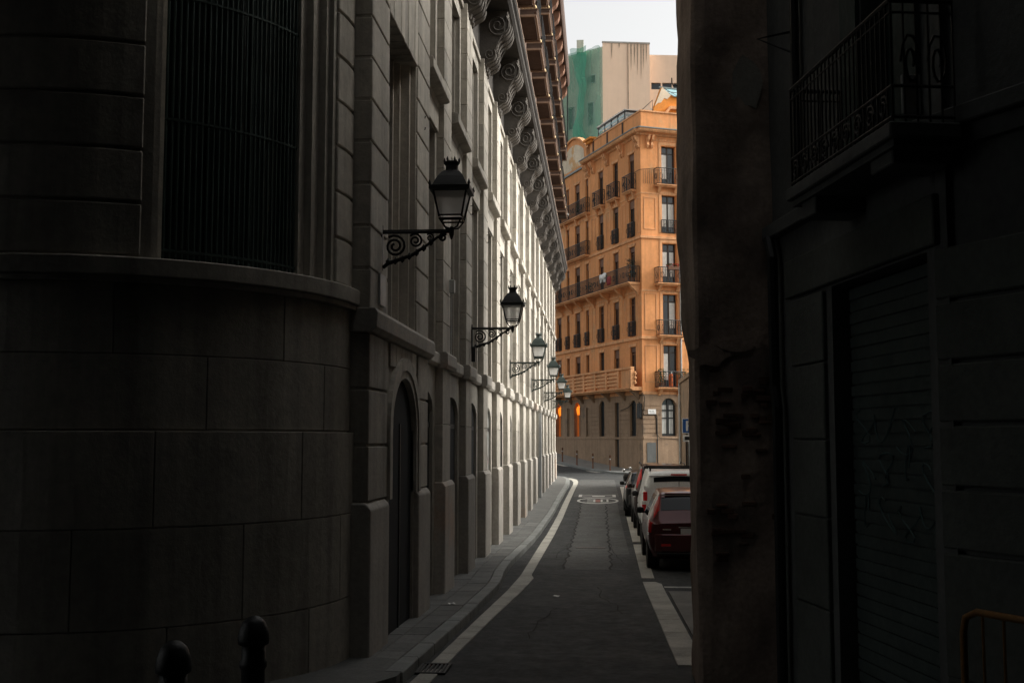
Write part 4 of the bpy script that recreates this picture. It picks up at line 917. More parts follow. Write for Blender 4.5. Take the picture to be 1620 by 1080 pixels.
cl = MB(); cl.grid([[(3.75 - i * .12, .90 + .03 * math.sin(i * 2 + j), 13.4 - j * .2) for j in range(4)] for i in range(6)])
o = cl.build('cloth', 'cloth_red', None, smooth=True); o.location = (KX, KY, 0); o.rotation_euler = (0, 0, UA); o.modifiers.new('s', 'SOLIDIFY').thickness = .03
tag(o, 'dark red cloth hung on the long balcony beside the white one', 'laundry')
# fittings on the corner
sp = thing('street_name_plate', 'small white street name plate on the orange building corner', 'sign', at_ob(-.05, -.63, 3.95), UA)
MB().box(-.02, .0, -.29, .29, -.16, .16).build('plate', 'sign_white', sp, .004)
tx = MB()
for i, (a, b) in enumerate(((-.20, -.04), (.0, .14))): tx.box(-.024, -.0205, -b, -a, .01, .07)
for i in range(7): tx.box(-.024, -.0205, -.2 + i * .055, -.165 + i * .055, -.09, -.035)
tx.build('lettering', 'plaque_grey', sp)
wc = thing('cable_run', 'dark cables and a junction box on the corner ground floor', 'cables', at_ob(0, 0, 0), UA)
cbm = MB()
cbm.tube([(.5, .06, 4.6), (.1, .08, 4.3), (-.05, -.05, 3.72), (-.05, -.95, 3.74), (-.05, -1.0, 3.6), (-.05, -1.02, .5)], .03, 5); cbm.tube([(-.05, -.85, 3.70), (-.05, -.93, 3.5), (-.05, -.95, 2.5), (-.05, -1.2, 2.2), (-.05, -2.6, 2.12)], .02, 5)
cbm.tube([(3.4, .1, 4.1), (2.2, .12, 4.25), (1.2, .12, 4.6)], .025, 5); cbm.tube([(.3, .1, 5.0), (-.06, .05, 5.2), (-.08, -.1, 4.9), (-.06, -.05, 4.0)], .025, 5)
cbm.build('cable', 'black_plastic', wc); MB().box(.05, .5, .02, .22, 3.5, 4.5).build('junction_box', 'iron', wc, .02); MB().box(-.06, -.0, -.9, -.25, .6, 1.9).build('meter_cover', 'render_grey', wc)

# ------------------------------------------------------------------ pale building with debris netting, far behind
PB = thing('pale_building', 'tall pale windowless block behind the orange building, streaked at the top', 'building', (.45, 112, 0))
def stained_face(name, mt, parent, x0, x1, yf, z0, z1):
    return MB().box(x0, x1, yf, yf + 14, z0, z1).build(name, mt, parent)
MB().prism([(0, 0), (4.75, .8), (4.75, 14), (0, 14)], 'z', 0, 41.9).build('wall', 'pale_stucco', PB)
MB().prism([(-.05, -.05), (4.8, .75), (4.8, .95), (-.05, .15)], 'z', 41.9, 42.05).build('coping', 'plinth_stone', PB)
MB().box(2.55, 2.62, .38, .44, 0, 41.9).build('joint', 'stain', PB)
for i in range(8):
    x = (.95, 1.7, 2.9, 3.25, 3.55, 3.9, 4.15, 4.45)[i]; ln = (1.6, .5, 2.8, 2.2, 3.2, 3.6, 2.6, 1.8)[i]
    q = .8 * x / 4.75
    MB().prism([(x - .10, 41.88), (x + .08, 41.88), (x + .03, 41.88 - ln * .6), (x, 41.88 - ln), (x - .05, 41.88 - ln * .5)], 'y', q - .03, q - .01).build('stain_streak', 'stain', PB)
PW_ = thing('pale_wing', 'lower pale wing with a row of small windows beside the windowless block', 'building', (5.25, 114, 0))
wh = [(.15 + i * 1.12, 1.12 + i * 1.12, 37.6, 38.3) for i in range(6)]
mb = MB(); holed(mb, 0, 9, 0, 41.2, wh, lambda u, z, d: (u, .13 * u + d, z), .25); mb.build('wall', 'pale_stucco', PW_)
MB().prism([(0, .3), (9, 1.5), (9, 10), (0, 10)], 'z', 0, 41.1).build('core', 'dark_hole', PW_)
for a, b, z0, z1 in wh: MB().box(a, b, .13 * b + .14, .13 * b + .18, z0, z1).build('window', 'glass_dark', PW_)
MB().prism([(0, -.06), (9, 1.1), (9, 1.22), (0, .06)], 'z', 35.4, 35.6).build('ledge', 'plinth_stone', PW_)
# netted wing to the left
NW = thing('netted_building', 'building wrapped in green debris netting left of the pale block', 'building', (.45, 112, 0))
nh = [(1.1, 1.9, 33.7, 36.0), (.9, 2.1, 38.0, 38.8), (.9, 1.5, 29.3, 30.8), (3.6, 4.4, 33.7, 36), (6.3, 7.1, 33.7, 36)]
mb = MB(); holed(mb, 0, 12, 0, 41.5, nh, lambda u, z, d: (-u * .8 + d * .4, u * .6 + d, z), .3); mb.build('wall', 'net_wall', NW)
MB().prism([(-.05, .5), (-9.5, 7.6), (-9.5, 16), (-.05, 14)], 'z', 0, 41.3).build('core', 'dark_hole', NW)
for a, b, z0, z1 in nh:
    c = (a + b) / 2; MB().add([(-a * .8 + .08, a * .6 + .2, z0), (-b * .8 + .08, b * .6 + .2, z0), (-b * .8 + .08, b * .6 + .2, z1), (-a * .8 + .08, a * .6 + .2, z1)], [(0, 1, 2, 3)]).build('window', 'glass_dark', NW)
    MB().tube([(-a * .8 - .02, a * .6 - .04, z0), (-b * .8 - .02, b * .6 - .04, z0), (-b * .8 - .02, b * .6 - .04, z1), (-a * .8 - .02, a * .6 - .04, z1)], .07, 4, closed=True).build('window_frame', 'plaque_grey', NW)
MB().box(-2.6, -1.9, 1.0, 2.0, 41.3, 42.6).build('chimney', 'net_wall', NW)
def net(name, mt, u0, u1, z0, z1, amp, off, topw):
    rows = []; nu, nz = 44, 40
    for j in range(nz + 1):
        v = j / nz; r_ = []
        for i in range(nu + 1):
            u = u0 + (u1 - u0) * i / nu; z = z0 + (z1 - z0) * v
            dd = off + amp * (math.sin(u * 3.1 + .4 * math.sin(z * .7)) * .5 + math.sin(u * 7.3 + z * .5) * .25 + math.sin(z * 1.3 + u) * .25)
            if j == nz: z += topw * math.sin(u * 2.3) + topw * .6 * math.sin(u * 5.1)
            if off > .6: u += (i / nu - .5) * .7 * math.sin(z * .45 + 1) + .22 * math.sin(z * .8) + .1 * math.sin(z * 2.3)
            r_.append((-u * .8 - dd * .6, u * .6 - dd * .8, z))
        rows.append(r_)
    return MB().grid(rows).build(name, mt, NW, smooth=True)
net('netting', 'net_light', -.05, 12, 18, 41.45, .14, .45, .12)
net('netting_overlap', 'net_deep', 1.55, 3.0, 20, 41.8, .16, .75, .08)
MB().tube([(-.0, -.75, 31.3), (-2.5, 1.0, 30.6), (-5, 3.0, 31.0)], .04, 4).tube([(-3.6, 2, 18), (-3.6, 2, 42)], .05, 4).tube([(-6, 3.8, 18), (-6, 3.8, 42)], .05, 4).build('net_rope', 'iron', NW)

# far pavement with posts
def at_o2(s, y): c_, s_ = math.cos(UA), math.sin(UA); return (KX + s * c_ - y * s_, KY + s * s_ + y * c_)
fp = MB(); rows = []; krow = []
for s in [-6, -2.8, 0, 2, 4, 6, 8, 10, 12, 14, 16, 18, 22, 26]:
    a, b = at_o2(s, .0), at_o2(s, 2.3 if s > 0 else 2.3 + s * .32); rise = .06
    rows.append([(a[0], a[1], zs(a[1]) + rise), (b[0], b[1], zs(b[1])), (b[0], b[1], zr(b[1]) - .2)])
    c = at_o2(s, (2.3 if s > 0 else 2.3 + s * .32) + .001); d_ = at_o2(s, (2.08 if s > 0 else 2.08 + s * .32)); e2 = at_o2(s, (2.62 if s > 0 else 2.62 + s * .32))
    krow.append((c, d_, e2))
fp.grid(rows); fpo = struct(fp.build('pavement_far_side', 'pavement_far'))
km_ = MB(); km_.grid([[(d_[0], d_[1], zs(d_[1]) + .06), (c[0], c[1], zs(c[1]) + .015), (c[0], c[1], zr(c[1]) - .1)] for c, d_, e2 in krow]); km_.build('kerb', 'kerb_stone', fpo)
km_ = MB(); km_.grid([[(c[0], c[1], zr(c[1]) + .012), (e2[0], e2[1], zr(e2[1]) + .012)] for c, d_, e2 in krow]); km_.build('gutter', 'gutter_slab', fpo)
plab = ['leftmost thin metal post on the far pavement', 'second thin metal post from the left on the far pavement', 'third thin metal post from the left on the far pavement', 'rightmost thin metal post on the far pavement, near the parked cars']
pm_ = MB().lathe([(.075, -.1), (.075, .02), (.05, .04), (.05, .92), (.06, .93), (.06, .98), (.03, 1.02)], 0, 0, 12).mesh('post', True)
for i, s in enumerate((9.9, 7.05, 4.1, 1.15)):
    x, y = at_o2(s, 1.9); t = thing('metal_post', plab[i], 'bollard', (x, y, zs(y) + .05), 0, 'thin posts on the far pavement')
    obj('post', pm_, 'wood_brown', t); MB().lathe([(.054, .70), (.056, .71), (.056, .78), (.054, .79)], 0, 0, 12).build('collar', 'plaque_grey', t)

# ------------------------------------------------------------------ right-hand side of the street
# old building that juts into the street
JB = thing('old_plaster_building', 'old building with crumbling brown plaster jutting into the street on the right', 'building', (1.3, 11.5, 0))
class JM(MB):
    def build(s, name, material, parent=None, bevel=0, smooth=False, seg=1):
        s.v = [(x - 1.3, y - 11.5, z) for x, y, z in s.v]; return super().build(name, material, parent, bevel, smooth, seg)
rows = []; nz = 60
def jb(z): return lerp([(0, .945), (2.9, .94), (3.4, .875), (4.5, .835), (6.5, .865), (15, .86)], z) + .005 * math.sin(z * 5.3) + .004 * math.sin(z * 13)
def jx(z): return .872 + .008 * math.sin(z * .9) + .006 * math.sin(z * 3.7 + 1) + .02 * max(0, min(1, (3.2 - z) / 1.5))
def wob(x, z): return .012 * math.sin(x * 9 + z * 2.1) + .016 * math.sin(z * 1.4 + x * 3) + .01 * math.sin(z * 5.1 - x * 7)
nz = 110
for j in range(nz + 1):
    z = -.8 + 15.3 * (j / nz) ** 1.3
    r_ = [(jb(z) + (.915 - jb(z)) * f_ + .006 * math.sin(z * 7 + f_ * 9), 12.25 - 1.19 * f_, z) for f_ in (0, .3, .7)] + [(.915 + .008 * math.sin(z * 4.1), 11.06 + wob(0, z), z), (.95, 11.03 + wob(0, z), z)]
    for i in range(1, 9): x = .95 + .80 * i / 8; r_.append((x, 11.03 + wob(x, z), z))
    rows.append(r_)
jw = JM().grid(rows).build('wall', 'plaster_old', JB)
JM().box(1.74, 9, 11.15, 12.24, -.8, 14.5).build('core', 'plaster_old', JB); JM().box(1.0, 1.739, 11.14, 12.24, -.8, 14.4).build('core', 'plaster_old', JB)
JM().box(3.2, 9, 12.25, 27.5, -.8, 13.8).build('rear_wing', 'limestone_wall', JB)  # unseen wing; height and pale stone set to shape light on the facade
for q in range(5):
    o = JM().box(3.19, 3.3, 13.6 + q * 2.9, 14.6 + q * 2.9, 3.2, 5.3).build('window', 'glass_dark', JB); JM().box(3.17, 3.199, 13.5 + q * 2.9, 13.6 + q * 2.9, 3.1, 5.4).box(3.17, 3.199, 14.6 + q * 2.9, 14.7 + q * 2.9, 3.1, 5.4).build('frame', 'wood_dark', o)
    o = JM().box(3.19, 3.3, 13.6 + q * 2.9, 14.6 + q * 2.9, 6.6, 8.7).build('window', 'glass_dark', JB)
# exposed rubble and brick where the plaster fell
random.seed(3)
for i in range(46):
    x = random.uniform(.98, 1.62); z = random.choice([random.gauss(2.35, .22), random.gauss(2.35, .22), random.gauss(1.25, .15)]); wd, hh = random.uniform(.06, .15), random.uniform(.03, .06)
    JM().box(x, x + wd, 11.03 + wob(x, z) - random.uniform(.012, .035), 11.14, z, z + hh).build('brick', 'rubble', jw, .008)
for (x, z, wd, hh) in ((1.45, 5.55, .16, .3), (1.05, 2.9, .22, .12), (1.3, 3.0, .2, .08)):
    pts = [(x + wd * math.cos(a) * random.uniform(.6, 1.1), z + hh * math.sin(a) * random.uniform(.6, 1.1)) for a in [q * PI / 7 for q in range(14)]]
    JM().prism(pts, 'y', 11.0, 11.03).build('plaster_patch', 'plaster_pale' if z > 5 else 'plaster_old', jw)
JM().tube([(.87, 12.2, 5.93), (.815, 12.2, 5.93), (.80, 12.2, 5.97), (.80, 12.2, 6.02)], .007, 5).build('hook', 'iron', JB)
# set-back facades behind the parked cars
RB = thing('brown_house', 'low brown house wall behind the parked cars, mostly hidden', 'house', (4.2, 44, 0))
MB().box(0, 6, -16.4, 16.0, -1, 5.0).build('wall', 'ground_stone', RB); MB().box(-.12, 6.1, -16.4, 16.1, 5.01, 5.2).build('coping', 'ground_stone', RB)
for q in range(7):
    o = MB().box(-.012, .05, -14 + q * 4.2, -12.9 + q * 4.2, .9 if q % 2 else -.4, 2.8).build('window', 'glass_dark', RB); MB().box(-.05, -.011, -14.1 + q * 4.2, -14.0 + q * 4.2, .8 if q % 2 else -.4, 2.9).box(-.05, -.011, -12.9 + q * 4.2, -12.8 + q * 4.2, .8 if q % 2 else -.4, 2.9).box(-.05, -.011, -14.0 + q * 4.2, -12.9 + q * 4.2, 2.8, 2.9).build('frame', 'wood_dark', o)
MB().tube([(-.08, 15.8, -.6), (-.08, 15.8, 5.0)], .06, 8).build('drainpipe', 'plaque_grey', RB)
# parking sign
ps = thing('parking_sign', 'blue parking sign with white border on a post behind the cars', 'sign', (3.46, 45, zs(45)))
MB().tube([(0, 0, 0), (0, 0, 3.3)], .03, 8).build('post', 'plaque_grey', ps)
MB().box(-.28, .28, -.05, -.035, 2.68, 3.27).build('panel', 'sign_white', ps); MB().box(-.25, .25, -.054, -.0505, 2.71, 3.24).build('blue_field', 'sign_blue', ps)
lp = MB().box(-.13, -.05, -.06, -.0545, 2.78, 3.17)
lp.prism([(.0 + .15 * math.sin(a) - .05, 3.06 + .11 * math.cos(a)) for a in [q * PI / 8 for q in range(9)]] + [(-.05 + .075 * math.sin(a), 3.06 + .05 * math.cos(a)) for a in [q * PI / 8 for q in range(8, -1, -1)]], 'y', -.06, -.0545)
lp.build('letter', 'sign_white', ps)
MB().box(-.25, .2, -.05, -.035, 2.36, 2.63).box(-.03, .03, -.034, .03, 2.4, 3.2).build('lower_panel', 'sign_white', ps); MB().box(-.18, .02, -.055, -.0505, 2.42, 2.56).build('pictogram', 'iron', ps)

# near building on the right: chamfered, with balcony, shutter and stone courses
NA = R(9.5); NB_ = thing('corner_house', 'dark corner house on the right with a balcony over a shuttered shop', 'house', (1.66, 11.05, 0))
ad = Vector((math.sin(NA), -math.cos(NA), 0)); ao = Vector((-math.cos(NA), -math.sin(NA), 0))
def A_(s, d, z): v = ad * s + ao * d; return (v.x, v.y, z)
def abox(mb, s0, s1, d0, d1, z0, z1): return mb.hexa([A_(s0, d0, z0), A_(s1, d0, z0), A_(s1, d1, z0), A_(s0, d1, z0), A_(s0, d0, z1), A_(s1, d0, z1), A_(s1, d1, z1), A_(s0, d1, z1)])
BA = R(28.7); B0 = ad * 3.45; bd = Vector((math.sin(BA), -math.cos(BA), 0)); bo = Vector((-math.cos(BA), -math.sin(BA), 0))
def B_(s, d, z): v = B0 + bd * s + bo * d; return (v.x, v.y, z)
def bbox(mb, s0, s1, d0, d1, z0, z1): return mb.hexa([B_(s0, d0, z0), B_(s1, d0, z0), B_(s1, d1, z0), B_(s0, d1, z0), B_(s0, d0, z1), B_(s1, d0, z1), B_(s1, d1, z1), B_(s0, d1, z1)])
def AN(name, mt, *a, parent=None, bevel=0): return abox(MB(), *a).build(name, mt, parent or NB_, bevel)
def BN(name, mt, *a, parent=None, bevel=0): return bbox(MB(), *a).build(name, mt, parent or NB_, bevel)
mb = MB(); holed(mb, 0, 3.6, -.6, 7.6, [(1.55, 3.30, -.5, 3.36), (2.3, 3.25, 4.12, 6.4)], lambda u, z, d: A_(u, -d, z), .25); mb.build('wall', 'render_grey', NB_)
AN('core', 'render_grey', -.1, 3.8, -5, -.27, -.6, 7.6)
mb = MB(); holed(mb, -.02, 12, -.6, 7.6, [(4.2, 5.6, -.5, 3.2)], lambda u, z, d: B_(u, -d, z), .25); bw = mb.build('wall', 'render_grey', NB_)
BN('core', 'render_grey', .1, 12, -5, -.27, -.6, 7.6)
BN('door', 'wood_dark', 4.2, 5.6, -.25, -.2, -.5, 3.2)
# stone courses on the ground floor of the chamfer
for i, (z0, z1) in enumerate(((-.3, .58), (.58, 1.39), (1.39, 1.79), (1.79, 2.20), (2.20, 2.60), (2.60, 3.0), (3.0, 3.36))):
    for q in range(4): BN('stone_block', 'stone_green', .012 + q * 1.05 - (.3 if i % 2 and q else 0), 1.05 + q * 1.05 - (.3 if i % 2 and q < 3 else 0) - .004, -.05, .05, z0 + .014, z1 - .014, parent=bw, bevel=.012)
BN('ledge', 'render_grey', -.06, 12, -.02, .14, 4.10, 4.22, bevel=.01); BN('ledge_bed', 'render_grey', -.03, 12, -.02, .07, 3.98, 4.10); AN('ledge', 'render_grey', 0.02, 3.5, -.02, .10, 4.0, 4.13, bevel=.01)
# pilaster by the shop
for i, (z0, z1) in enumerate(((-.3, .7), (.7, 1.45), (1.45, 2.1), (2.1, 2.75), (2.75, 3.35))): AN('stone_block', 'stone_green', .62, 1.42, -.05, .04, z0 + .006, z1 - .006, bevel=.01)
AN('shop_lintel', 'stone_green', .5, 3.5, -.05, .05, 3.38, 3.72, bevel=.01)
sh = AN('roller_shutter', 'shop_shutter', 1.56, 3.29, -.22, -.16, -.45, 3.34)
for i in range(38): AN('slat', 'shop_shutter', 1.57, 3.28, -.162, -.145 + .006 * (i % 2), -.42 + i * .099, -.42 + i * .099 + .082, parent=sh)
gfr = thing('graffiti', 'pale scrawled graffiti on the roller shutter of the corner house', 'graffiti', (1.66, 11.05, 0))
random.seed(9)
for i in range(12):
    c0, c1 = 1.75 + (i % 4) * .38, 1.55 + .32 * (i // 4) + random.uniform(-.08, .08)
    MB().tube([A_(c0 + .11 * math.cos(a * (1 + i % 3) + i) + .05 * a, -.137, c1 + .13 * math.sin(a * 1.4 + i)) for a in [q * .35 for q in range(12)]], .007, 4).build('stroke', 'graffiti_dark', gfr)
# drainpipe in the corner
MB().tube([A_(.2, .09, 4.0), A_(.3, .09, 3.8), A_(.3, .09, 2.6), A_(.36, .09, 2.4), A_(.36, .09, -.2)], .05, 8).build('drainpipe', 'iron', NB_)
# balcony
bl = AN('balcony', 'render_grey', 1.84, 3.84, 0, .47, 4.0, 4.10, bevel=.01)
AN('bracket', 'render_grey', 3.35, 3.7, .01, .40, 3.86, 3.998, parent=bl, bevel=.01); AN('bracket', 'render_grey', 2.0, 2.3, .01, .40, 3.82, 3.998, parent=bl, bevel=.01); AN('soffit', 'render_grey', 1.88, 3.8, .0, .43, 3.95, 3.999, parent=bl)
rl_ = MB()
pts = [(1.88, .02), (1.88, .43), (3.80, .43), (3.80, .02)]
for (s0, d0), (s1, d1) in zip(pts, pts[1:]):
    ln = math.hypot(s1 - s0, d1 - d0); n_ = int(ln / .075)
    for i in range(n_ + 1): s_, d_ = s0 + (s1 - s0) * i / n_, d0 + (d1 - d0) * i / n_; rl_.tube([A_(s_, d_, 4.1), A_(s_, d_, 4.9)], .008, 5)
    for z, r_ in ((4.9, .018), (4.34, .011), (4.14, .012), (4.82, .008)): rl_.tube([A_(s0, d0, z), A_(s1, d1, z)], r_, 6)
rl_.build('railing', 'iron', bl)
orn = MB()
for i in range(9):
    c = 1.98 + i * .21
    orn.tube([A_(c + .07 * (1 - q / 22) * math.cos(q * .6), .43, 4.235 + .08 * (1 - q / 22) * math.sin(q * .6)) for q in range(18)], .010, 5)
for i in range(2):
    c = .12 + i * .18; orn.tube([A_(3.80, c + .07 * (1 - q / 22) * math.cos(q * .6), 4.5 + .2 * (1 - q / 22) * math.sin(q * .6)) for q in range(18)], .010, 5)
orn.build('ornament', 'iron', bl)
bdw = AN('balcony_door', 'shutter_paint', 2.3, 3.25, -.24, -.2, 4.12, 6.4)
for q in range(2): AN('shutter_leaf', 'shutter_paint', 2.28 - .32 + q * 1.0, 2.28 + q * 1.03, .005, .04, 4.2, 6.4, parent=bdw)
mtb = thing('meter_box', 'small pale box hanging inside the end of the dark balcony rail', 'box', tuple(Vector((1.66, 11.05, 0)) + Vector(A_(3.78, .30, 4.16))), NA)
MB().box(-.06, .06, -.015, .015, 0, .26).build('case', 'plaque_grey', mtb, .006); MB().box(-.04, .04, -.02, -.0155, .06, .2).build('lid', 'plaster_pale', mtb)
MB().tube([A_(.95, .06, 4.3), A_(.95, .06, 7.4)], .04, 8).build('drainpipe', 'iron', NB_); MB().tube([A_(.95, .06, 5.75), A_(.8, .35, 5.72), A_(.95, .08, 5.55)], .012, 5).build('wall_hook', 'iron', NB_)

# added, unseen: block and walls above and behind the camera that shade the foreground
PS = thing('shade_block', 'unseen plain block added over the near crossing to shade the foreground', 'building', (0, -8, 0))
MB().box(-16, 10, -17, 9.4, 7.62, 20).build('shade_slab', 'render_grey', PS)
MB().box(-2.599, -.6, 9.401, 15.0, 7.65, 19.9).build('shade_slab', 'render_grey', PS)
MB().box(-16, -3.4, 9.401, 17.45, 7.63, 20.2).build('shade_slab', 'render_grey', PS)
MB().box(-16, -15.6, -17, 12.0, -.6, 7.61).build('wall', 'render_grey', PS)
MB().box(-3.399, -2.6, 9.401, 15.4, 7.64, 19.8).build('shade_slab', 'render_grey', PS)
MB().box(2.6, 10, 9.401, 18.95, 7.63, 20.2).build('shade_slab', 'render_grey', PS)
MB().box(-15.59, 10, -17, -16.5, -.6, 7.61).build('wall', 'render_grey', PS)
MB().box(9.5, 10, -16.49, 15, -.6, 7.61).build('wall', 'render_grey', PS)

# ------------------------------------------------------------------ small street things in the foreground
def bollard(loc, label):
    t = thing('bollard', label, 'bollard', loc, 0, 'dark iron bollards by the rounded corner')
    MB().lathe([(.10, -.1), (.10, .04), (.085, .06), (.075, .10), (.072, .78), (.085, .80), (.085, .83), (.074, .85), (.074, .93)], 0, 0, 20).build('shaft', 'iron', t, smooth=True)
    MB().lathe([(.074, .93), (.095, .94), (.098, .97), (.092, 1.02), (.07, 1.075), (.035, 1.105), (.004, 1.112)], 0, 0, 20).build('head', 'iron', t, smooth=True)
    return t
bollard((-2.34, 6.2, zr(6.2) + .02), 'nearer of the two dark bollards, lower left in front of the rounded corner')
bollard((-2.17, 7.1, zr(7.1) + .05), 'farther of the two dark bollards, right of the other before the rounded corner')
br = thing('crowd_barrier', 'yellow tubular metal barrier standing by the dark corner house', 'barrier', (2.0, 6.6, zr(6.4)), R(-61.5))
zt = 1.16 - zr(6.4)
MB().tube([(0, 0, .08), (0, 0, zt - .12), (.02, 0, zt - .04), (.10, 0, zt), (1.9, 0, zt), (1.98, 0, zt - .04), (2.0, 0, zt - .12), (2.0, 0, .08)], .020, 8).build('frame', 'yellow_paint', br, smooth=True)
MB().tube([(.0, 0, .22), (2.0, 0, .22)], .014, 6).build('bottom_rail', 'yellow_paint', br)
for i in range(13): MB().tube([(.14 + i * .143, 0, .22), (.14 + i * .143, 0, zt)], .008, 6).build('bar', 'yellow_paint', br)
for x in (.1, 1.9): MB().tube([(x - .0, -.25, .0), (x, -.2, .06), (x, 0, .10), (x, .2, .06), (x, .25, .0)], .014, 6).build('foot', 'yellow_paint', br)

# ------------------------------------------------------------------ parked vehicles
def cr(p0, p1, p2, p3, t): return .5 * ((2 * p1) + (-p0 + p2) * t + (2 * p0 - 5 * p1 + 4 * p2 - p3) * t * t + (-p0 + 3 * p1 - 3 * p2 + p3) * t ** 3)
class Body:
    """lofted car shell: st = stations (y, z bottom, z belt, z roof, half widths bottom/belt/roof)"""
    def __init__(s, st): s.st = st
    def par(s, y):
        st = s.st
        if y <= st[0][0]: return st[0][1:]
        for a, b in zip(st, st[1:]):
            if y <= b[0]:
                t = (y - a[0]) / (b[0] - a[0]); return tuple(u + (v - u) * t for u, v in zip(a[1:], b[1:]))
        return st[-1][1:]
    def pt(s, y, t):
        zb, zm, zt, wb, wm, wt = s.par(y); dz = zt - zm
        K = [(0, zb), (wb * .82, zb), (wb * .97, zb + .10), (wm * 1.005, zb + (zm - zb) * .45), (wm, zm), (wm + (wt - wm) * .5, zm + dz * .48), (wt, zm + dz * .86), (wt * .86, zm + dz * .98), (0, zt + .015)]
        q = t * 8; i = min(int(q), 7); f_ = q - i
        P = [K[max(0, min(8, i + k))] for k in (-1, 0, 1, 2)]
        if i == 0: P[0] = (-K[1][0], K[1][1])
        if i == 7: P[3] = (-K[7][0], K[7][1])
        return cr(P[0][0], P[1][0], P[2][0], P[3][0], f_), cr(P[0][1], P[1][1], P[2][1], P[3][1], f_)
    def shell(s, n=32):
        ysl = []
        for a, b in zip(s.st, s.st[1:]):
            k = max(1, int((b[0] - a[0]) / .12)); ysl += [a[0] + (b[0] - a[0]) * i / k for i in range(k)]
        ysl.append(s.st[-1][0]); m = MB(); rows = []
        for y in ysl:
            r_ = [(s.pt(y, i / n)[0], y, s.pt(y, i / n)[1]) for i in range(n + 1)]; rows.append(r_ + [(-x, yy_, z) for x, yy_, z in r_[::-1][1:]])
        m.grid(rows); m.poly(rows[0]); m.poly(rows[-1]); return m
    def patch(s, y0, y1, t0, t1, off, sides=(1,), nu=8, nv=8, skew=0, full=False):
        m = MB()
        for sg in sides:
            rows = []
            for i in range(nu + 1):
                y = y0 + (y1 - y0) * i / nu; r_ = []
                for j in range(nv + 1):
                    t = t0 + (t1 - t0) * j / nv; yy_ = y + skew * j / nv; x, z = s.pt(yy_, t); x2, z2 = s.pt(yy_, t + .01); dx, dz = z2 - z, -(x2 - x); l_ = math.hypot(dx, dz) or 1
                    r_.append((sg * (x + dx / l_ * off), yy_, z + dz / l_ * off))
                rows.append(r_)
            m.grid(rows)
        return m
    def cap(s, y0, y1, hx, off=.008, nu=8):
        """window across the roof/tailgate slope between y0 and y1, up to half width fraction hx"""
        m = MB(); rows = []
        for i in range(nu + 1):
            y = y0 + (y1 - y0) * i / nu; r_ = []
            for j in range(-10, 11):
                t = 1 - abs(j) / 10 * hx; x, z = s.pt(y, t); r_.append(((1 if j >= 0 else -1) * x, y - off, z + off * .6))
            rows.append(r_)
        m.grid(rows); return m
def wheel(root, x, y, r_, sg):
    w_ = MB(); w_.disc((x, y, r_), 'x', r_ * .62, r_, -.10, .10, 24); o = w_.build('tyre', 'tyre', root, .02)
    h_ = MB(); h_.disc((x + sg * .075, y, r_), 'x', .03, r_ * .64, -.015, .012, 20)
    h_.build('rim', 'alloy', o); MB().disc((x, y, r_), 'x', .02, r_ * .62, -.06, .06, 16).build('brake_disc', 'black_plastic', o)
def car(name, label, cat, loc, st, paint, spec):
    kz = spec.get('kz', 1)
    root = thing(name, label, cat, loc, spec.get('rz', 0), 'vehicles parked on the right')
    B = Body(st); B.shell().build('body', paint, root, smooth=True)
    root.scale = (1, 1, kz)
    L_ = st[-1][0]; wm = max(q[5] for q in st); rw = spec['wheel']
    for y in (spec.get('ya', .85), L_ - .85):
        for sg in (-1, 1):
            MB().disc((sg * (wm - .115), y, rw), 'x', .02, rw + .075, -.12, .12, 24).build('wheel_arch', 'black_plastic', root)
            wheel(root, sg * (wm - .09), y, rw, sg)
    ra = spec['rear_glass']; B.cap(*ra).build('rear_window', 'car_glass', root, smooth=True)
    for y0, y1 in spec['side_glass']:
        for sg in (1, -1): B.patch(y0, y1, .53, .735, .006, (sg,)).build('side_window', 'car_glass', root, smooth=True)
    B.cap(*spec['windscreen'], off=-.008).build('windscreen', 'car_glass', root, smooth=True)
    for sg in (-1, 1):
        spec['lights'](root, sg, B)
        mr_ = MB().lathe([(.01, -.07), (.07, -.06), (.09, .0), (.08, .06), (.01, .08)], 0, 0, 10, sx=1.0, sy=.5); mm_ = mr_.build('mirror', spec.get('mirror', 'black_plastic'), root, smooth=True)
        x, z = B.pt(spec['mirror_y'], .52); mm_.location = (sg * (x + .085), spec['mirror_y'], z + .06)
        MB().box(-.14 if sg > 0 else .02, -.02 if sg > 0 else .14, -.02, .02, -.06, -.02).build('mirror_stalk', 'black_plastic', mm_)
        for q in spec.get('handles', ()):
            x, z = B.pt(q, .47); MB().box(-.012, .02, q - .1, q + .1, z - .015, z + .015).build('door_handle', spec.get('handle', paint), root).location = (sg * (x), 0, 0)
        for q in spec.get('seams', ()):
            B.patch(q, q + .012, .2, .52, .003, (sg,), 1, 12).build('door_seam', 'black_plastic', root)
    w0 = st[1][4]
    bp = MB().prism([(-w0 + .02, -.03), (-w0 + .16, -.085), (w0 - .16, -.085), (w0 - .02, -.03), (w0 - .02, .12), (-w0 + .02, .12)], 'z', spec['bz'][0], spec['bz'][1]).build('bumper', spec.get('bumper', paint), root, .03, seg=3)
    MB().box(-.26, .26, spec['py'] - .012, spec['py'], spec['pz'], spec['pz'] + .115).build('number_plate', 'sign_white', root)
    for q in spec.get('extra', ()): q(root, B)
    return root
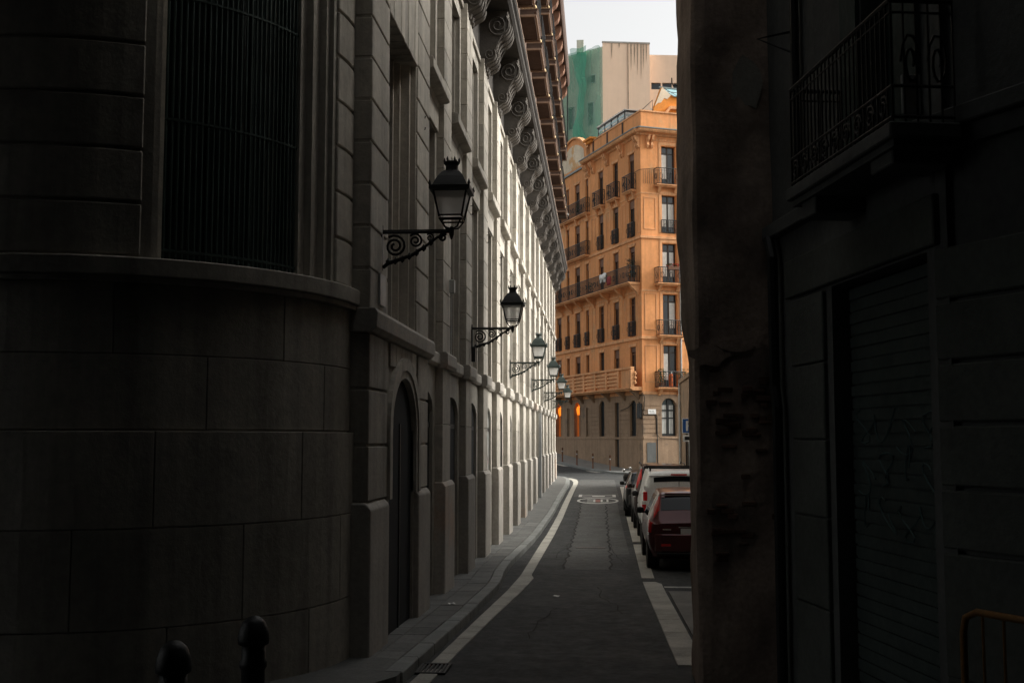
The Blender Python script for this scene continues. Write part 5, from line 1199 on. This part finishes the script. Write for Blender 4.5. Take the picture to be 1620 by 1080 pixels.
# red compact SUV
suv = [(0, .42, .98, 1.02, .70, .80, .66), (.06, .36, 1.0, 1.10, .80, .88, .72), (.14, .30, 1.02, 1.26, .82, .895, .72), (.30, .26, 1.04, 1.50, .84, .90, .70), (.44, .24, 1.04, 1.63, .84, .90, .69), (.75, .22, 1.04, 1.68, .84, .905, .68), (2.0, .20, 1.03, 1.69, .85, .905, .68), (2.6, .20, 1.02, 1.60, .85, .905, .66), (3.3, .20, 1.0, 1.12, .85, .90, .70), (3.5, .22, .97, 1.03, .85, .89, .74), (4.25, .26, .86, .90, .82, .84, .70), (4.5, .34, .70, .74, .66, .68, .55)]
def suv_l(root, sg, B):
    B.patch(.10, .34, .66, .85, .014, (sg,), 8, 8, skew=.05).build('tail_light', 'tail_red', root, smooth=True)
    B.patch(.02, .22, .435, .55, .010, (sg,), 6, 5).build('lower_tail_light', 'tail_red', root, smooth=True)
    B.patch(.05, .20, .42, .437, .014, (sg,), 4, 2).build('reversing_light', 'tail_clear', root, smooth=True)
    B.patch(4.0, 4.3, .42, .52, .008, (sg,)).build('headlight', 'tail_clear', root, smooth=True)
def suv_x(root, B):
    MB().box(-.55, .55, .36, .52, 1.615, 1.645).build('spoiler', 'car_red', root, .012); MB().box(-.62, .62, .335, .36, 1.585, 1.61).build('spoiler_edge', 'chrome', root)
    MB().box(-.30, .30, -.015, .02, .93, .955).build('chrome_strip', 'chrome', root); MB().box(-.62, -.45, -.012, .02, .88, .905).build('badge', 'chrome', root)
    MB().box(-.75, .75, -.09, .02, .36, .42).build('lower_bumper', 'black_plastic', root, .02); MB().box(-.66, -.46, -.088, -.08, .55, .60).box(.46, .66, -.088, -.08, .55, .60).build('reflector', 'tail_red', root)
    MB().tube([(-.1, .10, 1.14), (.32, .17, 1.22)], .012, 5).build('wiper', 'black_plastic', root)
car('red_suv', 'dark red SUV, nearest of the parked vehicles, beside the jutting wall', 'car', (1.86, 23.4, zr(25.4)), suv, 'car_red', dict(kz=.955, wheel=.34, rear_glass=(.155, .36, .135), side_glass=((.62, 1.35), (1.40, 2.2), (2.25, 2.85)), windscreen=(2.65, 3.25, .2), lights=suv_l, mirror_y=2.75, bz=(.42, .80), bumper='car_red', py=-.012, pz=.80, handles=(1.45, 2.35), handle='chrome', seams=(1.38, 2.24, 3.1), extra=(suv_x,)))
# white panel van
van = [(0, .45, 1.0, 1.04, .74, .84, .74), (.03, .38, 1.02, 1.45, .84, .92, .76), (.07, .32, 1.03, 1.72, .88, .93, .76), (.16, .26, 1.03, 1.80, .90, .94, .77), (.6, .22, 1.03, 1.83, .90, .945, .78), (2.8, .20, 1.03, 1.84, .90, .945, .77), (3.2, .20, 1.02, 1.74, .90, .94, .74), (3.9, .22, 1.0, 1.14, .88, .92, .74), (4.2, .25, .92, .97, .86, .88, .72), (4.5, .36, .72, .76, .7, .72, .6)]
def van_l(root, sg, B):
    for z0, z1, mt in ((.62, 1.02, 'tail_red'), (1.025, 1.10, 'tail_clear'), (1.105, 1.32, 'tail_red')):
        m_ = MB(); xs = [B.pt(.12, .5)[0]]
        wq = .935 - max(0, z1 - 1.1) * .13
        m_.prism([(sg * (wq - .10), -.006), (sg * wq, .03), (sg * (wq + .006), .13), (sg * (wq - .1), .13)], 'z', z0, z1); m_.build('tail_light' if mt == 'tail_red' else 'reversing_light', mt, root, .008)
    B.patch(4.1, 4.35, .42, .52, .008, (sg,)).build('headlight', 'tail_clear', root, smooth=True)
def van_x(root, B):
    MB().box(-.006, .006, .012, .03, .60, 1.70).build('door_gap', 'black_plastic', root); MB().box(-.76, .76, .05, .065, 1.685, 1.70).build('roof_gutter', 'black_plastic', root)
    MB().box(-.20, .20, .04, .062, 1.715, 1.75).build('brake_light', 'tail_red', root); MB().box(-.72, .72, -.10, .05, .34, .40).build('lower_bumper', 'black_plastic', root, .02)
    MB().box(-.74, .74, .55, .60, 1.86, 1.90).box(-.74, .74, 2.4, 2.45, 1.86, 1.90).box(-.72, -.68, .5, .65, 1.80, 1.87).box(.68, .72, .5, .65, 1.80, 1.87).box(-.72, -.68, 2.35, 2.5, 1.80, 1.87).box(.68, .72, 2.35, 2.5, 1.80, 1.87).build('roof_bar', 'black_plastic', root)
    for sg in (-1, 1): MB().box(sg * .88 - .015, sg * .88 + .015, -.02, .06, .74, .84).box(sg * .86 - .015, sg * .86 + .015, .0, .06, 1.36, 1.46).build('hinge', 'car_white', root)
    for sg in (-1, 1): MB().box(.943 * sg - .008, .943 * sg + .008, .9, 3.0, .50, .58).build('side_strip', 'black_plastic', root)
car('white_van', 'white panel van parked between the red SUV and the dark people carrier', 'van', (1.98, 29.3, zr(31.3)), van, 'car_white', dict(kz=1.05, wheel=.33, rear_glass=(.045, .062, .12), side_glass=((2.75, 3.4),), windscreen=(3.25, 3.85, .2), lights=van_l, mirror_y=3.35, bz=(.38, .66), bumper='black_plastic', py=-.035, pz=.70, handles=(2.7,), handle='black_plastic', seams=(1.4, 2.6, 3.6), extra=(van_x,)))
# dark people carrier
mpv = [(0, .44, 1.0, 1.04, .70, .80, .70), (.05, .36, 1.02, 1.22, .80, .88, .73), (.12, .30, 1.03, 1.48, .84, .895, .73), (.24, .26, 1.04, 1.70, .85, .90, .71), (.5, .22, 1.04, 1.78, .85, .90, .69), (2.0, .20, 1.03, 1.80, .85, .90, .68), (2.6, .20, 1.02, 1.70, .85, .90, .66), (3.4, .20, 1.0, 1.15, .85, .89, .70), (3.9, .24, .92, .96, .82, .86, .7), (4.2, .34, .72, .76, .68, .70, .55)]
def mpv_l(root, sg, B):
    B.patch(.06, .20, .62, .86, .014, (sg,), 8, 8, skew=.04).build('tail_light', 'tail_red', root, smooth=True); B.patch(.03, .17, .46, .575, .012, (sg,), 6, 6).build('reversing_light', 'tail_clear', root, smooth=True)
    B.patch(3.75, 4.0, .42, .52, .008, (sg,)).build('headlight', 'tail_clear', root, smooth=True)
def mpv_x(root, B):
    MB().box(-.6, .6, .2, .5, 1.745, 1.775).build('spoiler', 'car_brown', root, .012); MB().tube([(-.05, .09, 1.35), (.3, .14, 1.52)], .012, 5).build('wiper', 'black_plastic', root)
    MB().box(-.25, .25, -.015, .02, .92, .945).build('chrome_strip', 'chrome', root)
    for sg in (-1, 1): MB().tube([(sg * .66, .5, 1.79), (sg * .66, .6, 1.83), (sg * .66, 2.2, 1.85), (sg * .66, 2.4, 1.80)], .015, 6).build('roof_rail', 'black_plastic', root)
car('people_carrier', 'tall dark brown people carrier with red column tail lights beyond the white van', 'car', (1.90, 34.7, zr(36.7)), mpv, 'car_brown', dict(kz=1.075, wheel=.32, rear_glass=(.065, .20, .135), side_glass=((.4, 1.2), (1.26, 2.05), (2.1, 2.9)), windscreen=(2.7, 3.3, .2), lights=mpv_l, mirror_y=2.7, mirror='car_brown', bz=(.40, .78), bumper='car_brown', py=-.012, pz=.74, handles=(1.3, 2.15), seams=(1.23, 2.08, 3.1), extra=(mpv_x,)))
# dark hatchback
hat = [(0, .42, .92, .95, .68, .76, .64), (.06, .34, .94, 1.05, .78, .84, .70), (.18, .28, .95, 1.25, .82, .86, .69), (.42, .24, .96, 1.46, .83, .865, .66), (.7, .22, .96, 1.53, .83, .87, .65), (1.8, .20, .95, 1.55, .83, .87, .64), (2.4, .20, .94, 1.42, .83, .87, .62), (3.0, .20, .92, 1.0, .82, .86, .66), (3.7, .26, .80, .84, .78, .80, .64), (4.0, .34, .66, .70, .62, .64, .5)]
def hat_l(root, sg, B):
    B.patch(.08, .30, .50, .66, .010, (sg,), 6, 6).build('tail_light', 'tail_red', root, smooth=True); B.patch(3.5, 3.8, .42, .52, .008, (sg,)).build('headlight', 'tail_clear', root, smooth=True)
car('hatchback', 'low black hatchback parked farthest along, ahead of the people carrier', 'car', (1.72, 39.9, zr(41.9)), hat, 'car_black', dict(wheel=.30, rear_glass=(.16, .42, .2), side_glass=((.6, 1.3), (1.36, 2.3)), windscreen=(2.45, 2.95, .2), lights=hat_l, mirror_y=2.2, bz=(.38, .72), bumper='car_black', py=-.012, pz=.72, handles=(1.4,), seams=(1.33, 2.5)))
# scooters beyond
def scooter(loc, rz, label, paint):
    t = thing('scooter', label, 'scooter', loc, rz, 'scooters parked beyond the cars')
    for y in (0, 1.25):
        w_ = MB(); w_.tube([(0, y + .19 * math.cos(a), .24 + .19 * math.sin(a)) for a in [q * PI / 9 for q in range(18)]], .05, 8, closed=True); o = w_.build('tyre', 'tyre', t, smooth=True); MB().disc((0, y, .24), 'x', .02, .15, -.03, .03, 14).build('rim', 'alloy', o)
    MB().prism([(-.25, .42), (.05, .40), (.35, .32), (.42, .28), (.85, .28), (.98, .45), (1.10, .95), (1.02, .98), (.88, .55), (.80, .40), (.50, .40), (.42, .72), (-.12, .76), (-.30, .62)], 'x', -.16, .16).build('body', paint, t, .05, seg=3)
    MB().prism([(-.22, .77), (.40, .74), (.42, .82), (.15, .86), (-.2, .90)], 'x', -.13, .13).build('seat', 'black_plastic', t, .03, seg=2)
    MB().tube([(0, 1.25, .24), (0, 1.10, .75), (0, 1.02, 1.05)], .03, 8).build('fork', 'alloy', t); MB().tube([(-.33, .93, 1.08), (-.15, 1.02, 1.06), (.15, 1.02, 1.06), (.33, .93, 1.08)], .018, 7).build('handlebar', 'black_plastic', t)
    MB().lathe([(.02, -.05), (.08, -.03), (.09, .03), (.03, .06)], 0, 1.13, 12).build('headlight', 'chrome', t).location = (0, 0, .95)
    for sg in (-1, 1): MB().tube([(sg * .25, .95, 1.08), (sg * .32, .96, 1.28)], .008, 5).lathe([(.01, 1.24), (.06, 1.28), (.06, 1.34), (.01, 1.38)], sg * .33, .96, 8, sy=.4).build('mirror', 'chrome', t)
    MB().box(-.06, .06, -.34, -.29, .58, .66).build('tail_light', 'tail_red', t)
    MB().lathe([(.1, .9), (.2, .92), (.22, 1.1), (.16, 1.2), (.05, 1.22)], 0, -.2, 12).build('top_box', 'black_plastic', t, .01)
scooter((1.12, 45.6, zr(46)), R(-8), 'nearer dark scooter parked ahead of the cars', 'car_black')
scooter((1.35, 47.4, zr(48)), R(-12), 'farther scooter with bronze body parked before the bend', 'wood_brown')
# ------------------------------------------------------------------ wear on the road
random.seed(31)
ck = MB()
for x0, y0, dx, dy, n_ in ((-.9, 14.5, .05, .22, 14), (.3, 17, -.04, .25, 16), (-.2, 21, .12, .06, 10), (.5, 25, -.02, .3, 18), (-1.0, 26, .03, .3, 14), (-.4, 33, .1, .08, 9)):
    x, y = x0, y0; L_, R_ = [], []
    rows = []
    for i in range(n_):
        w_ = .006 + .006 * random.random(); rows.append([(x - w_, y, zr(y) + .0085), (x + w_, y + .004, zr(y) + .0085)]); x += dx * random.uniform(-.6, 1.6) + random.uniform(-.03, .03); y += dy * random.uniform(.6, 1.4)
    ck.grid(rows)
o = ck.build('road_cracks', 'tar'); o['kind'] = 'stuff'; o['label'] = 'thin dark cracks in the asphalt'
for i, (x, y) in enumerate(((-.75, 19.2), (-2.2, 16.9))):
    m_ = MB(); m_.grid([[(.05 * a + .01 * b, .045 * b, .012 + .012 * math.sin(a * 2 + b * 3)) for a in range(-1, 2)] for b in range(-1, 2)])
    o = m_.build('paper_scrap', 'sign_white'); o.location = (x, y, (zr(y) if x > -1.5 else zs(y)) + .006); o.rotation_euler = (0, 0, i * 1.1)
    tag(o, 'small white scrap of paper on the asphalt lane' if i == 0 else 'small white scrap of paper on the left pavement', 'litter')
